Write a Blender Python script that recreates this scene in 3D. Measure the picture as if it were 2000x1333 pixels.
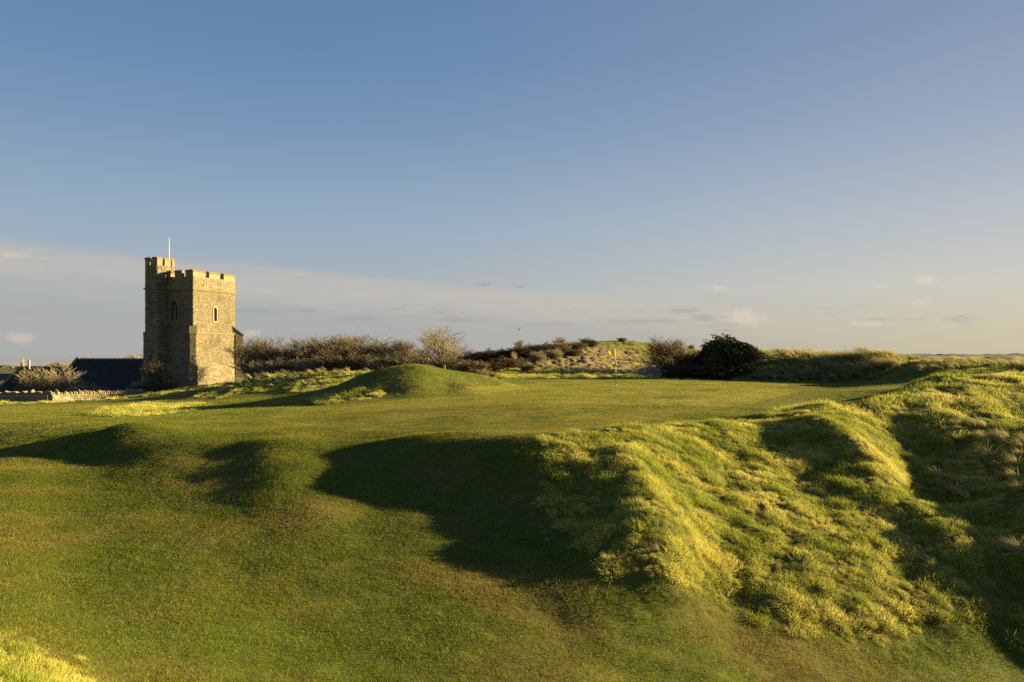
import bpy, bmesh, math, random
import numpy as np
from mathutils import Vector, Matrix

for o in list(bpy.data.objects):
    bpy.data.objects.remove(o)
scene = bpy.context.scene
R = math.radians

# ------------------------------------------------------------------ camera
FPX, CX, HY = 1555.0, 1000.0, 695.0          # focal length in photo pixels, centre column, horizon row
cam_d = bpy.data.cameras.new("camera")
cam = bpy.data.objects.new("camera", cam_d)
scene.collection.objects.link(cam)
cam.location = (0, 0, 0)
cam.rotation_euler = (R(90), 0, 0)
cam_d.sensor_width = 36.0
cam_d.lens = FPX / 2000 * 36
cam_d.shift_y = (HY - 666.5) / 2000
cam_d.clip_end = 60000
cam_d.clip_start = 0.1
scene.camera = cam

# ------------------------------------------------------------------ light
SUN_AZ, SUN_EL = R(14), R(10.5)                # azimuth from +X towards +Y
SUN = Vector((math.cos(SUN_EL)*math.cos(SUN_AZ), math.cos(SUN_EL)*math.sin(SUN_AZ), math.sin(SUN_EL)))
sun_d = bpy.data.lights.new("sun", 'SUN')
sun_d.energy = 5.0
sun_d.angle = R(0.5)
sun_d.color = (1.0, 0.77, 0.38)
sun = bpy.data.objects.new("sun", sun_d)
scene.collection.objects.link(sun)
sun.rotation_euler = SUN.to_track_quat('Z', 'Y').to_euler()

scene.view_settings.view_transform = 'Standard'
scene.view_settings.look = 'None'
scene.view_settings.exposure = 2.1
scene.view_settings.gamma = 1.0
scene.cycles.use_denoising = False
scene.cycles.use_adaptive_sampling = False
scene.view_settings.use_curve_mapping = False

# ------------------------------------------------------------------ sky with thin cloud
world = bpy.data.worlds.new("World")
scene.world = world
world.use_nodes = True

def N(nt, typ, **kw):
    n = nt.nodes.new(typ)
    for k, v in kw.items():
        if k == 'inp':
            for kk, vv in v.items():
                n.inputs[kk].default_value = vv
        else:
            setattr(n, k, v)
    return n

def mth(nt, op, a, b=None, c=None, clamp=False):
    n = nt.nodes.new('ShaderNodeMath'); n.operation = op; n.use_clamp = clamp
    for i, v in enumerate((a, b, c)):
        if v is None: continue
        if isinstance(v, (int, float)): n.inputs[i].default_value = v
        else: nt.links.new(v, n.inputs[i])
    return n.outputs[0]

def mixc(nt, fac, a, b, blend='MIX'):
    n = nt.nodes.new('ShaderNodeMix'); n.data_type = 'RGBA'; n.blend_type = blend
    for s, v in ((n.inputs[0], fac), (n.inputs[6], a), (n.inputs[7], b)):
        if isinstance(v, (int, float)): s.default_value = v
        elif isinstance(v, (tuple, list)): s.default_value = tuple(v) + (1,) if len(v) == 3 else v
        else: nt.links.new(v, s)
    return n.outputs[2]

def smooth(nt, v, a, b):
    n = nt.nodes.new('ShaderNodeMapRange'); n.interpolation_type = 'SMOOTHSTEP'
    nt.links.new(v, n.inputs[0]); n.inputs[1].default_value = a; n.inputs[2].default_value = b
    return n.outputs[0]

def build_sky():
    nt = world.node_tree; nt.nodes.clear()
    out = N(nt, 'ShaderNodeOutputWorld'); bg = N(nt, 'ShaderNodeBackground')
    sky = N(nt, 'ShaderNodeTexSky', sky_type='NISHITA', sun_disc=False, sun_elevation=SUN_EL,
            sun_rotation=R(90)-SUN_AZ, altitude=0.0, air_density=1.0, dust_density=0.6, ozone_density=2.0)
    tc = N(nt, 'ShaderNodeTexCoord'); sep = N(nt, 'ShaderNodeSeparateXYZ')
    nt.links.new(tc.outputs['Generated'], sep.inputs[0])
    X, Y, Z = sep.outputs
    hyp = mth(nt, 'SQRT', mth(nt, 'ADD', mth(nt, 'MULTIPLY', X, X), mth(nt, 'MULTIPLY', Y, Y)))
    el = mth(nt, 'ARCTAN2', Z, hyp)                     # elevation, radians
    az = mth(nt, 'ARCTAN2', X, Y)                       # azimuth from +Y towards +X
    comb = N(nt, 'ShaderNodeCombineXYZ')
    nt.links.new(mth(nt, 'MULTIPLY', az, 1.0), comb.inputs[0]); nt.links.new(mth(nt, 'MULTIPLY', mth(nt, 'ADD', el, mth(nt, 'MULTIPLY', az, .06)), 11.0), comb.inputs[1])
    def noise(scale, detail, rough, off=0.0, vec=None):
        n = N(nt, 'ShaderNodeTexNoise', inp={'Scale': scale, 'Detail': detail, 'Roughness': rough})
        mp = N(nt, 'ShaderNodeMapping'); mp.inputs['Location'].default_value = (off, off*.7, 0)
        nt.links.new(vec or comb.outputs[0], mp.inputs[0]); nt.links.new(mp.outputs[0], n.inputs['Vector'])
        return n.outputs['Fac']
    col = SKYADJ(nt, sky.outputs[0], el, az)
    # long thin veil low over the horizon, its upper edge dropping to the right
    wob = mth(nt, 'MULTIPLY', mth(nt, 'SUBTRACT', noise(5.0, 5, .55), .5), .05)
    top = mth(nt, 'ADD', mth(nt, 'MULTIPLY', mth(nt, 'MINIMUM', mth(nt, 'MAXIMUM', az, -.8), .5), -.062), .078)
    d = mth(nt, 'SUBTRACT', mth(nt, 'ADD', el, wob), top)
    band = mth(nt, 'SUBTRACT', 1.0, smooth(nt, d, -.006, .016))
    low = smooth(nt, d, -.05, -.012)
    bandf = mth(nt, 'MULTIPLY', band, mth(nt, 'ADD', mth(nt, 'MULTIPLY', low, .75), .05))
    fade = mth(nt, 'SUBTRACT', 1.0, smooth(nt, az, .05, .55))
    bandf = mth(nt, 'MULTIPLY', bandf, fade)
    streak = smooth(nt, noise(9.0, 6, .6, 3.1), .42, .72)
    bandf = mth(nt, 'MULTIPLY', bandf, mth(nt, 'ADD', mth(nt, 'MULTIPLY', streak, .45), .6))
    col = mixc(nt, bandf, col, CLOUD_WARM)
    # dull lilac layer below the veil
    lil = mth(nt, 'MULTIPLY', mth(nt, 'SUBTRACT', 1.0, smooth(nt, d, -.055, -.012)), .5)
    lil = mth(nt, 'MULTIPLY', lil, mth(nt, 'SUBTRACT', 1.0, smooth(nt, az, .0, .62)))
    col = mixc(nt, lil, col, CLOUD_LILAC)
    # darker thin shreds
    comb2 = N(nt, 'ShaderNodeCombineXYZ')
    nt.links.new(az, comb2.inputs[0]); nt.links.new(mth(nt, 'MULTIPLY', el, 4.5), comb2.inputs[1])
    sh = smooth(nt, noise(15.0, 7, .6, 7.7, comb2.outputs[0]), .54, .70)
    shm = mth(nt, 'MULTIPLY', smooth(nt, el, .018, .032), mth(nt, 'SUBTRACT', 1.0, smooth(nt, el, .05, .075)))
    col = mixc(nt, mth(nt, 'MULTIPLY', mth(nt, 'MULTIPLY', sh, shm), .38), col, CLOUD_GREY)
    # small puffs:  column, row, half width, half height, strength, bright
    puffs = [(1805, 548, 30, 13, .75, 1), (1795, 590, 20, 10, .4, 1), (1405, 563, 24, 8, .5, 1), (1455, 620, 46, 19, .65, 1),
             (1375, 622, 26, 9, .5, 0), (1330, 607, 50, 6, .45, 0), (945, 556, 20, 6, .55, 0), (1016, 561, 12, 4, .5, 0),
             (1700, 632, 60, 7, .4, 1), (1725, 556, 22, 8, .3, 1), (1250, 628, 100, 7, .4, 0), (40, 660, 34, 14, .4, 1), (490, 652, 26, 10, .4, 1), (700, 622, 60, 6, .45, 0),
             (500, 608, 50, 7, .5, 0), (590, 606, 30, 6, .4, 0), (775, 603, 20, 5, .4, 0), (900, 626, 60, 7, .4, 0), (1080, 632, 60, 7, .35, 0), (1860, 636, 40, 6, .3, 1), (30, 498, 40, 8, .35, 1)]
    pn = noise(70.0, 5, .6, 1.3, None)
    comb3 = N(nt, 'ShaderNodeCombineXYZ'); nt.links.new(az, comb3.inputs[0]); nt.links.new(el, comb3.inputs[1])
    pn = noise(62.0, 5, .62, 1.3, comb3.outputs[0])
    for (px, py, hw, hh, st, br) in puffs:
        a0 = math.atan((px-CX)/FPX); e0 = math.atan((HY-py)/FPX*math.cos(a0)); k = FPX/math.cos(a0)
        dx = mth(nt, 'MULTIPLY', mth(nt, 'SUBTRACT', az, a0), k/hw*math.cos(a0)**-1*1.0)
        dy = mth(nt, 'MULTIPLY', mth(nt, 'SUBTRACT', el, e0), k/hh)
        q = mth(nt, 'SQRT', mth(nt, 'ADD', mth(nt, 'MULTIPLY', dx, dx), mth(nt, 'MULTIPLY', dy, dy)))
        q = mth(nt, 'ADD', q, mth(nt, 'MULTIPLY', mth(nt, 'SUBTRACT', pn, .5), 1.9))
        m = mth(nt, 'MULTIPLY', mth(nt, 'SUBTRACT', 1.0, smooth(nt, q, .15, 1.15)), st)
        col = mixc(nt, m, col, CLOUD_PUFF if br else CLOUD_GREY)
    nt.links.new(col, bg.inputs[0]); bg.inputs[1].default_value = SKY_STRENGTH
    nt.links.new(bg.outputs[0], out.inputs[0])

SKY_STRENGTH = 0.10
def scol(r, g, b):                            # display colour -> radiance fed to the Background node
    f = lambda v: ((v/255+.055)/1.055)**2.4
    k = 2**scene.view_settings.exposure*SKY_STRENGTH
    return (f(r)/k, f(g)/k, f(b)/k)
CLOUD_WARM = scol(200, 191, 178)
CLOUD_PUFF = scol(224, 209, 192)
CLOUD_LILAC = scol(171, 172, 171)
CLOUD_GREY = scol(158, 159, 160)
def SKYADJ(nt, c, el, az):
    def ramp(stops):
        n = nt.nodes.new('ShaderNodeValToRGB'); n.color_ramp.interpolation = 'LINEAR'
        e = n.color_ramp.elements
        while len(e) < len(stops): e.new(.5)
        for i, (p, cc) in enumerate(stops):
            e[i].position = p; e[i].color = tuple(v/20 for v in scol(*cc)) + (1,)
        nt.links.new(mth(nt, 'MULTIPLY', el, 1/1.5708, clamp=True), n.inputs[0])
        return n.outputs[0]
    cool = ramp([(0, (168, 170, 170)), (.016, (169, 171, 172)), (.05, (166, 174, 180)), (.103, (147, 168, 188)), (.17, (119, 148, 180)), (.225, (100, 134, 174)), (.35, (80, 114, 160)), (.6, (62, 94, 142)), (1, (50, 80, 130))])
    warm = ramp([(0, (201, 189, 157)), (.016, (202, 191, 162)), (.05, (206, 200, 184)), (.103, (185, 187, 191)), (.17, (155, 165, 185)), (.225, (138, 152, 175)), (.35, (114, 132, 160)), (.6, (80, 104, 145)), (1, (52, 82, 130))])
    ca = mth(nt, 'COSINE', mth(nt, 'SUBTRACT', az, R(90)-SUN_AZ))
    f = smooth(nt, ca, -.08, 1.05)
    g = mixc(nt, f, cool, warm)
    g = mixc(nt, 1.0, g, (20, 20, 20), 'MULTIPLY')
    return mixc(nt, .97, c, g)
build_sky()

# ================================================================== terrain
rng = np.random.default_rng(7)

def _h(ix, iy, seed):
    n = (ix*374761393 + iy*668265263 + seed*974711) & 0xffffffff
    n = ((n ^ (n >> 13))*1274126177) & 0xffffffff
    return ((n ^ (n >> 16)) & 0xffff)/65535*2*np.pi

def gnoise(x, y, seed=0):
    x = np.asarray(x, float); y = np.asarray(y, float)
    ix = np.floor(x).astype(np.int64); iy = np.floor(y).astype(np.int64)
    fx = x-ix; fy = y-iy
    u = fx*fx*fx*(fx*(fx*6-15)+10); v = fy*fy*fy*(fy*(fy*6-15)+10)
    def g(a, b):
        t = _h(ix+a, iy+b, seed)
        return np.cos(t)*(fx-a) + np.sin(t)*(fy-b)
    return ((g(0, 0)*(1-u)+g(1, 0)*u)*(1-v) + (g(0, 1)*(1-u)+g(1, 1)*u)*v)*1.5

def fbm(x, y, seed=0, octs=4, gain=.5):
    s = 0; a = 1; f = 1
    for i in range(octs):
        s = s + a*gnoise(x*f, y*f, seed+i*17); a *= gain; f *= 2.03
    return s

# survey of the ground: column and row from the viewpoint, forward distance in metres
SURVEY = {
 -350: [(7, 1330), (11, 1180), (15, 1080), (20, 990), (27, 900), (33, 850), (42, 815), (55, 797), (70, 783), (100, 762), (130, 745)],
 0: [(4, 1480), (7.0, 1333), (8.9, 1250), (11.1, 1165), (13.4, 1085), (16.6, 995), (20.2, 923), (23.6, 880), (28.5, 845), (33, 825), (40, 812), (50, 800), (57, 792), (66, 786), (85, 775), (110, 755)],
 120: [(6.6, 1390), (9.1, 1280), (11.3, 1187), (13.5, 1100), (16.7, 1005), (19.9, 935), (22.8, 880), (25.8, 845), (30, 826), (38, 812), (50, 798), (60, 788), (66, 786), (85, 782), (110, 765)],
 240: [(6.6, 1450), (8.9, 1333), (11.2, 1205), (13.5, 1105), (16.3, 1010), (19.2, 940), (21.4, 890), (23.6, 848), (25.8, 833), (30, 822), (38, 806), (48, 794), (60, 783), (72, 778), (86, 780), (110, 765)],
 380: [(6.6, 1500), (9.3, 1333), (11.4, 1210), (13.5, 1112), (16.2, 1010), (18.65, 938), (20.6, 888), (22.8, 855), (25.3, 836), (29, 822), (35, 808), (42, 797), (52, 785), (62, 768), (70, 757), (80, 757), (90, 760), (110, 755)],
 470: [(9.7, 1333), (13.7, 1112), (16.2, 1005), (18.15, 940), (20.0, 892), (22, 861), (24.3, 842), (28, 823), (35, 802), (41, 793), (48, 782), (55, 768), (62, 746), (66, 750), (80, 752), (110, 745)],
 540: [(6.6, 1560), (9.9, 1333), (12, 1203), (13.9, 1103), (16.0, 1005), (17.5, 942), (19.2, 896), (21.1, 866), (23.2, 845), (27, 824), (34, 800), (41, 785), (48, 777), (55, 762), (62, 735), (68, 740), (90, 740)],
 630: [(10.1, 1333), (12.2, 1200), (14.1, 1100), (16.1, 998), (17.6, 942), (19.4, 893), (21, 865), (23, 846), (27, 822), (34, 796), (38, 785), (42, 768), (46, 762), (52, 758), (60, 731), (66, 738), (90, 735)],
 700: [(10.25, 1333), (12.3, 1200), (14.2, 1100), (16.1, 1010), (17.6, 945), (19.2, 893), (20.8, 864), (22.4, 847), (26, 820), (33, 793), (37, 778), (39.5, 758), (42, 736), (46, 748), (52, 756), (60, 729), (66, 736), (90, 730)],
 765: [(36.5, 777), (39, 757), (42, 720), (45, 727), (50, 755), (60, 736), (90, 728)],
 870: [(37.5, 770), (40, 752), (43.5, 723), (47, 734), (53, 748)],
 940: [(38, 766), (42, 750), (46, 734), (50, 742), (56, 745)],
 820: [(10.4, 1333), (12.4, 1200), (14.3, 1100), (16.0, 1015), (17.3, 950), (18.3, 895), (19.6, 862), (22, 842), (26, 817), (33, 788), (36, 776), (38.5, 755), (42, 716), (45, 721), (50, 755), (60, 744), (70, 735), (90, 725)],
 900: [(6.8, 1540), (10.5, 1333), (12.5, 1200), (14.28, 1105), (15.85, 1030), (17.1, 955), (17.7, 898), (18.7, 862), (20.3, 846), (25, 817), (32, 787), (37, 770), (40, 752), (44, 728), (48, 738), (54, 746), (64, 735), (75, 727), (90, 718)],
 1000: [(10.6, 1333), (12.6, 1203), (14.15, 1115), (15.45, 1045), (16.7, 960), (17.2, 893), (18.1, 858), (20, 845), (25, 815), (32, 783), (40, 762), (47, 751), (54, 742), (60, 738), (63, 733), (68, 722), (74, 706), (81, 690), (92, 706), (110, 720)],
 1080: [(7, 1560), (10.7, 1333), (12.7, 1207), (13.75, 1130), (15.05, 1070), (15.9, 1000), (17, 900), (17.9, 856), (19.5, 843), (24, 815), (31, 785), (40, 762), (47, 752), (55, 742), (60, 740), (63.5, 735), (68.5, 722), (75, 700), (84, 677), (95, 692), (110, 712)],
 1160: [(10.85, 1333), (12.8, 1200), (13.7, 1130), (14.6, 1070), (15.8, 980), (17.4, 885), (18.6, 847), (20, 839), (24, 816), (31, 786), (40, 763), (47, 752), (56, 742), (60, 741), (64, 735), (70, 718), (78, 692), (88, 668), (99, 684), (110, 708)],
 1230: [(11, 1333), (12.9, 1190), (13.5, 1140), (14.3, 1070), (15.9, 965), (17.8, 880), (19.4, 840), (21, 833), (25, 812), (32, 783), (40, 763), (47, 752), (56, 742), (60, 741), (65, 735), (72, 718), (81, 692), (91, 667), (101, 684), (110, 708)],
 1290: [(7, 1600), (11.1, 1333), (12.9, 1190), (13.4, 1140), (14, 1085), (15.5, 1000), (17.7, 905), (20, 842), (21.6, 832), (26, 808), (33, 781), (41, 762), (47, 752), (56, 742), (60, 741), (66, 734), (74, 717), (84, 694), (93, 673), (102, 686), (110, 708)],
 1420: [(11.3, 1333), (12.9, 1218), (13.7, 1165), (14.6, 1103), (16.6, 1003), (19.2, 903), (21.5, 833), (23, 826), (28, 800), (35, 775), (42, 761), (50, 750), (57, 743), (60, 741), (63, 728), (68, 705), (74, 692), (85, 690), (100, 700), (115, 708)],
 1500: [(7.2, 1640), (11.5, 1333), (12.7, 1237), (13.8, 1152), (15.6, 1052), (17.6, 960), (19.3, 905), (21.3, 855), (23.4, 812), (25.5, 809), (30, 792), (36, 776), (43, 762), (50, 750), (56, 744), (58, 739), (61, 716), (64, 700), (72, 692), (85, 694), (115, 706)],
 1600: [(11.7, 1333), (12.9, 1243), (14, 1155), (15.8, 1060), (17.2, 1000), (18.6, 940), (20.5, 876), (22.4, 826), (24.2, 797), (28, 797), (33, 785), (38, 770), (45, 758), (52, 750), (55, 746), (57, 738), (59.5, 716), (62, 702), (70, 694), (85, 695), (115, 704)],
 1700: [(7.4, 1660), (12, 1333), (12.9, 1267), (13.6, 1200), (15, 1105), (16.6, 1035), (18.3, 960), (20, 892), (22, 840), (24.5, 797), (29, 782), (33, 773), (37, 762), (44, 751), (50, 747), (53, 742), (56, 718), (59, 700), (64, 702), (80, 702), (115, 704)],
 1780: [(12.2, 1333), (13.2, 1262), (14, 1198), (15.2, 1120), (16.6, 1055), (18.8, 983), (20.6, 923), (22.3, 880), (23.5, 835), (25.6, 780), (28.5, 760), (33, 758), (38, 755), (43, 744), (47, 722), (50, 711), (55, 712), (65, 706), (115, 703)],
 1850: [(12.4, 1333), (13.3, 1268), (14.2, 1185), (15.4, 1110), (16.6, 1050), (19.3, 970), (21.3, 908), (22.6, 850), (25, 795), (27.6, 760), (30, 737), (33, 742), (37, 745), (42, 735), (47, 712), (50, 706), (56, 712), (115, 703)],
 1930: [(12.7, 1333), (13.5, 1270), (14.6, 1180), (15.8, 1100), (17.2, 1030), (19, 955), (21.3, 885), (23.3, 826), (26, 781), (28.8, 745), (31, 732), (34, 738), (38, 735), (43, 722), (47, 710), (52, 710), (60, 712), (115, 703)],
 2010: [(7.8, 1620), (12.9, 1333), (13.8, 1262), (14.8, 1165), (15.6, 1065), (17.5, 965), (20.7, 880), (24.6, 815), (27.3, 768), (29.5, 738), (31.5, 730), (35, 728), (41, 722), (46, 714), (52, 712), (115, 704)],
 2300: [(12.5, 1340), (14.2, 1205), (16, 1055), (18.3, 890), (21, 840), (24, 795), (28, 755), (34, 728), (42, 708), (60, 712), (115, 705)],  # this and the next column: unseen dune, added to cast shade leftwards
 2800: [(10, 1420), (14, 1200), (18, 950), (22, 800), (28, 745), (36, 720), (50, 700), (115, 704)],
}
pts = []
for px, rows in SURVEY.items():
    side = np.interp(px, [-350, 900, 1150, 1500], [.09, .09, .09, .05])
    for (Y, py) in rows:
        Y = Y*(1-side*float(np.clip((py-872)/190, 0, 1)))
        X = (px-CX)/FPX*Y; Z = -(py-HY)/FPX*Y
        r = math.hypot(X, Y)
        pts.append((math.atan2(X, Y), math.log(r), Z/r))
for azd in list(range(-180, 181, 20)):
    if abs(azd) <= 55:
        ring = [(1.5, -2.0), (3, -2.3)]
    else:
        ring = [(1.5, -2.0), (3, -2.1), (7, -2.6), (14, -3.2), (30, -3.0), (60, -2.4), (110, -4.0)]
    for r, z in ring:
        pts.append((R(azd), math.log(r), z/r))
P = np.array(pts)
EXT = np.concatenate([P, P[P[:, 0] > 2.2] - [2*np.pi, 0, 0], P[P[:, 0] < -2.2] + [2*np.pi, 0, 0]])
KA, KR = 1.35, 1.0
C = np.stack([EXT[:, 0]*KA, EXT[:, 1]*KR], 1)
def _phi(d2): return .5*d2*np.log(d2+1e-12)
d2 = ((C[:, None]-C[None])**2).sum(-1)
n = len(C)
A = np.zeros((n+3, n+3)); A[:n, :n] = _phi(d2) + np.eye(n)*2e-5
A[:n, n:] = np.c_[np.ones(n), C]; A[n:, :n] = A[:n, n:].T
W = np.linalg.solve(A, np.r_[EXT[:, 2], 0, 0, 0])

def tps(az, lr):
    az = np.asarray(az, float).ravel(); lr = np.asarray(lr, float).ravel()
    out = np.empty(len(az))
    for i in range(0, len(az), 20000):
        q = np.stack([az[i:i+20000]*KA, lr[i:i+20000]*KR], 1)
        dd = (q[:, :1]-C[None, :, 0])**2 + (q[:, 1:]-C[None, :, 1])**2
        out[i:i+20000] = _phi(dd)@W[:n] + W[n] + q@W[n+1:]
    return out

def bump(x, y, cx, cy, rx, ry, h, ang=0, p=2):
    c, s = math.cos(ang), math.sin(ang)
    u = ((x-cx)*c+(y-cy)*s)/rx; v = (-(x-cx)*s+(y-cy)*c)/ry
    return h*np.exp(-(u*u+v*v)**(p/2))

def at(px, Y): return ((px-CX)/FPX*Y, Y)

def sstep(v, a, b):
    t = np.clip((v-a)/(b-a), 0, 1); return t*t*(3-2*t)

def far_ground(x, y):
    r = np.hypot(x, y); az = np.arctan2(x, y)
    z = -5.2 + .5*fbm(x/90, y/90, 5, 3)
    z = z - 6.0*sstep(r, 400, 470)
    return z

def sdseg(x, y, a, b):
    ax, ay = a; bx, by = b
    t = np.clip(((x-ax)*(bx-ax)+(y-ay)*(by-ay))/((bx-ax)**2+(by-ay)**2), 0, 1)
    return np.hypot(x-ax-t*(bx-ax), y-ay-t*(by-ay)), t

def ridge(x, y, line, w, h):
    d = None
    for a, b in zip(line[:-1], line[1:]):
        e, t = sdseg(x, y, a, b)
        d = e if d is None else np.minimum(d, e)
    return h*np.exp(-(d/w)**2)

def base_height(x, y):
    r = np.hypot(x, y); az = np.arctan2(x, y)
    s = tps(az, np.log(np.clip(r, 1.2, 170))).reshape(np.shape(x))
    z = s*r
    k = sstep(r, 105, 150)
    z = np.where(r > 150, 0, z)*(1-k) + far_ground(x, y)*k
    # named shapes of the course, in plan
    for (px, Y, rx, ry, h, an) in BUMPS:
        cx, cy = at(px, Y)
        z = z + bump(x, y, cx, cy, rx, ry, h, an)
    for line, w, h in RIDGES:
        z = z + ridge(x, y, [at(*p) for p in line], w, h)
    return z

BUMPS = [
 (1345, 34, 1.3, 1.0, .10, 0), (1410, 40, 1.3, 1.1, .10, 0), (1260, 38, 1.6, 1.4, -.05, 0), (1147, 27, .45, .35, -.05, 0),
 (1203, 13.3, .17, .10, -.16, 0), (1560, 45, 1.5, 1.5, .10, 0), (250, 23.7, 1.2, 1.0, .26, 0), (800, 20, 1.5, .6, .08, 0), (160, 21.5, 1.6, 1.2, -.16, 0), (530, 21.2, 1.2, 1.0, .10, 0), (430, 20.5, 1.4, 1.1, -.08, 0),
]
RIDGES = [
 ([(1235, 17.0), (1268, 15.6), (1290, 14.0)], .55, .20),
 ([(1110, 16.0), (1130, 14.8)], .6, -.12),
 ([(1600, 22.0), (1690, 19.8), (1790, 17.2), (1880, 15.2)], .6, .28),
 ([(1560, 18.6), (1620, 17.0)], .5, -.10),
]

GRID_AZ = .12; GRID_R = .0045

# ---- regions of the ground, in plan ------------------------------------------------
def see(px, py, y0=5, y1=130):
    """plan position of the ground first met along a line of sight from the viewpoint"""
    Y = np.exp(np.linspace(math.log(y0), math.log(y1), 500))
    X = (px-CX)/FPX*Y; Z = -(py-HY)/FPX*Y
    g = base_height(X, Y)
    i = np.argmax(g > Z)
    if not (g > Z).any(): i = 499
    return (float(X[i]), float(Y[i]), float(g[i]))

def inpoly(x, y, poly):
    c = np.zeros(np.shape(x), bool)
    for (x0, y0), (x1, y1) in zip(poly, poly[1:]+poly[:1]):
        if y0 == y1: continue
        c ^= ((y0 > y) != (y1 > y)) & (x < (x1-x0)*(y-y0)/(y1-y0)+x0)
    return c

def plan(poly, y0=5): return [see(*p, y0=y0)[:2] for p in poly]

BANK = plan([(1062, 862), (1200, 838), (1300, 831), (1420, 827), (1485, 812), (1560, 795), (1640, 797), (1694, 793), (1728, 776), (1775, 765), (1818, 741), (1856, 736), (1930, 733), (1995, 731)]) \
     + [at(2150, 38), at(2600, 38), at(2900, 16), at(2300, 13.2)] + \
     plan([(1995, 1258), (1940, 1236), (1844, 1203), (1776, 1226), (1756, 1270), (1690, 1262), (1620, 1250), (1560, 1232), (1500, 1215), (1420, 1190), (1330, 1155), (1250, 1128), (1190, 1105), (1130, 1070), (1085, 1020), (1060, 950)])
CORNER = [at(-700, 9), at(-200, 9), at(0, 8.1), at(90, 7.9), at(160, 7.6), at(215, 7.1), at(330, 6.2), at(500, 4), at(500, 1), at(-3000, 1)]
LEFTBUMP = plan([(150, 812), (200, 797), (300, 789), (390, 789), (420, 795), (340, 808), (250, 816)])
RIDGEROUGH = plan([(372, 778), (420, 762), (470, 752), (560, 741)]) + [at(630, 60), at(730, 60), at(760, 52)] + plan([(640, 760), (560, 762), (470, 770), (430, 778)])
MOUNDROUGH = plan([(590, 783), (650, 768), (720, 760), (760, 770), (700, 783), (640, 790)])

def mask_rough(x, y):
    wx = x + .22*fbm(x/.7, y/.7, 31, 3); wy = y + .22*fbm(x/.7, y/.7, 57, 3)
    m = inpoly(wx, wy, BANK) | inpoly(wx, wy, CORNER)
    wx2 = x+.6*fbm(x/2, y/2, 3, 3); wy2 = y+.6*fbm(x/2, y/2, 4, 3)
    m |= inpoly(wx2, wy2, LEFTBUMP) | inpoly(wx2, wy2, RIDGEROUGH) | inpoly(wx2, wy2, MOUNDROUGH)
    edge = np.interp(CX + FPX*x/np.maximum(y, 1), [-300, 0, 100, 380, 500, 620, 700, 860, 1000, 1300, 1500, 1620, 1740, 1790, 1860, 2000],
                     [56, 58, 62, 66, 62, 60, 56, 52, 57, 59.5, 57, 55, 51, 47, 41, 37])
    m |= wy2 > edge
    m |= (y < 3) & (np.hypot(x, y) > 3)
    return m

def mask_green(x, y):
    poly = GREENP
    wx = x+.4*fbm(x/3, y/3, 8, 2)
    return inpoly(wx, y, poly)

GREENP = [at(520, 27), at(700, 23.5), at(900, 20.5), at(1080, 20), at(1250, 23), at(1420, 29), at(1560, 41), at(1540, 50), at(1400, 55), at(1180, 55), at(1050, 50), at(960, 42), at(860, 36), at(700, 35), at(560, 36)]

def detail(x, y, rough, green):
    r = np.hypot(x, y)
    near = 1-sstep(r, 60, 140)
    t = fbm(x/.42, y/.42, 11, 3, .55)
    d = rough*(.05*np.abs(t)*1.3 + .05*fbm(x/1.1, y/1.1, 12, 3) - .02)*near
    big = sstep(r, 55, 62)*near*rough
    d = d + big*(.12*fbm(x/.8, y/.8, 14, 4, .65))
    lawn = (1-rough)*near
    d = d + lawn*(.018*fbm(x/1.9, y/1.9, 21, 4)+.006*fbm(x/.22, y/.22, 22, 3, .65))*(1-.55*green)
    return d

def soft(m, x, y, e=.25):
    a = 0
    for dx, dy in ((0, 0), (e, 0), (-e, 0), (0, e), (0, -e)):
        a = a + m(x+dx, y+dy).astype(float)
    return a/5

def height(x, y):
    x = np.asarray(x, float); y = np.asarray(y, float)
    rg = soft(mask_rough, x, y); gr = mask_green(x, y).astype(float)
    return base_height(x, y) + detail(x, y, rg, gr)

# ---- ground sheet -------------------------------------------------------------------
azs = np.concatenate([np.radians(np.linspace(-180, -46, 50, endpoint=False)), np.radians(np.arange(-46, -35, .5)),
                      np.radians(np.arange(-35, 38, GRID_AZ)), np.radians(np.arange(38, 50, .5)), np.radians(np.linspace(50, 180, 46, endpoint=False))])
rad = np.concatenate([np.exp(np.arange(math.log(1.2), math.log(6), .05)), np.exp(np.arange(math.log(6), math.log(60), GRID_R)),
                      np.exp(np.arange(math.log(60), math.log(110), GRID_R*1.4)), np.exp(np.linspace(math.log(110), math.log(9000), 70))])
AZ, RR = np.meshgrid(azs, rad)
GX = RR*np.sin(AZ); GY = RR*np.cos(AZ)
rough_f = soft(mask_rough, GX, GY); green_f = mask_green(GX, GY).astype(float)
GZ = base_height(GX.ravel(), GY.ravel()).reshape(GX.shape) + detail(GX, GY, rough_f, green_f)
nr, na = GX.shape
verts = np.stack([GX.ravel(), GY.ravel(), GZ.ravel()], 1)
verts = np.vstack([verts, [0, 0, -2.0]])
i = np.arange(nr-1)[:, None]*na; j = np.arange(na)[None]
jn = (j+1) % na
quads = np.stack([(i+j), (i+jn), (i+na+jn), (i+na+j)], -1).reshape(-1, 4)
inner = np.stack([np.full(na, len(verts)-1), (np.arange(na)+1) % na, np.arange(na)], 1)

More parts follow.
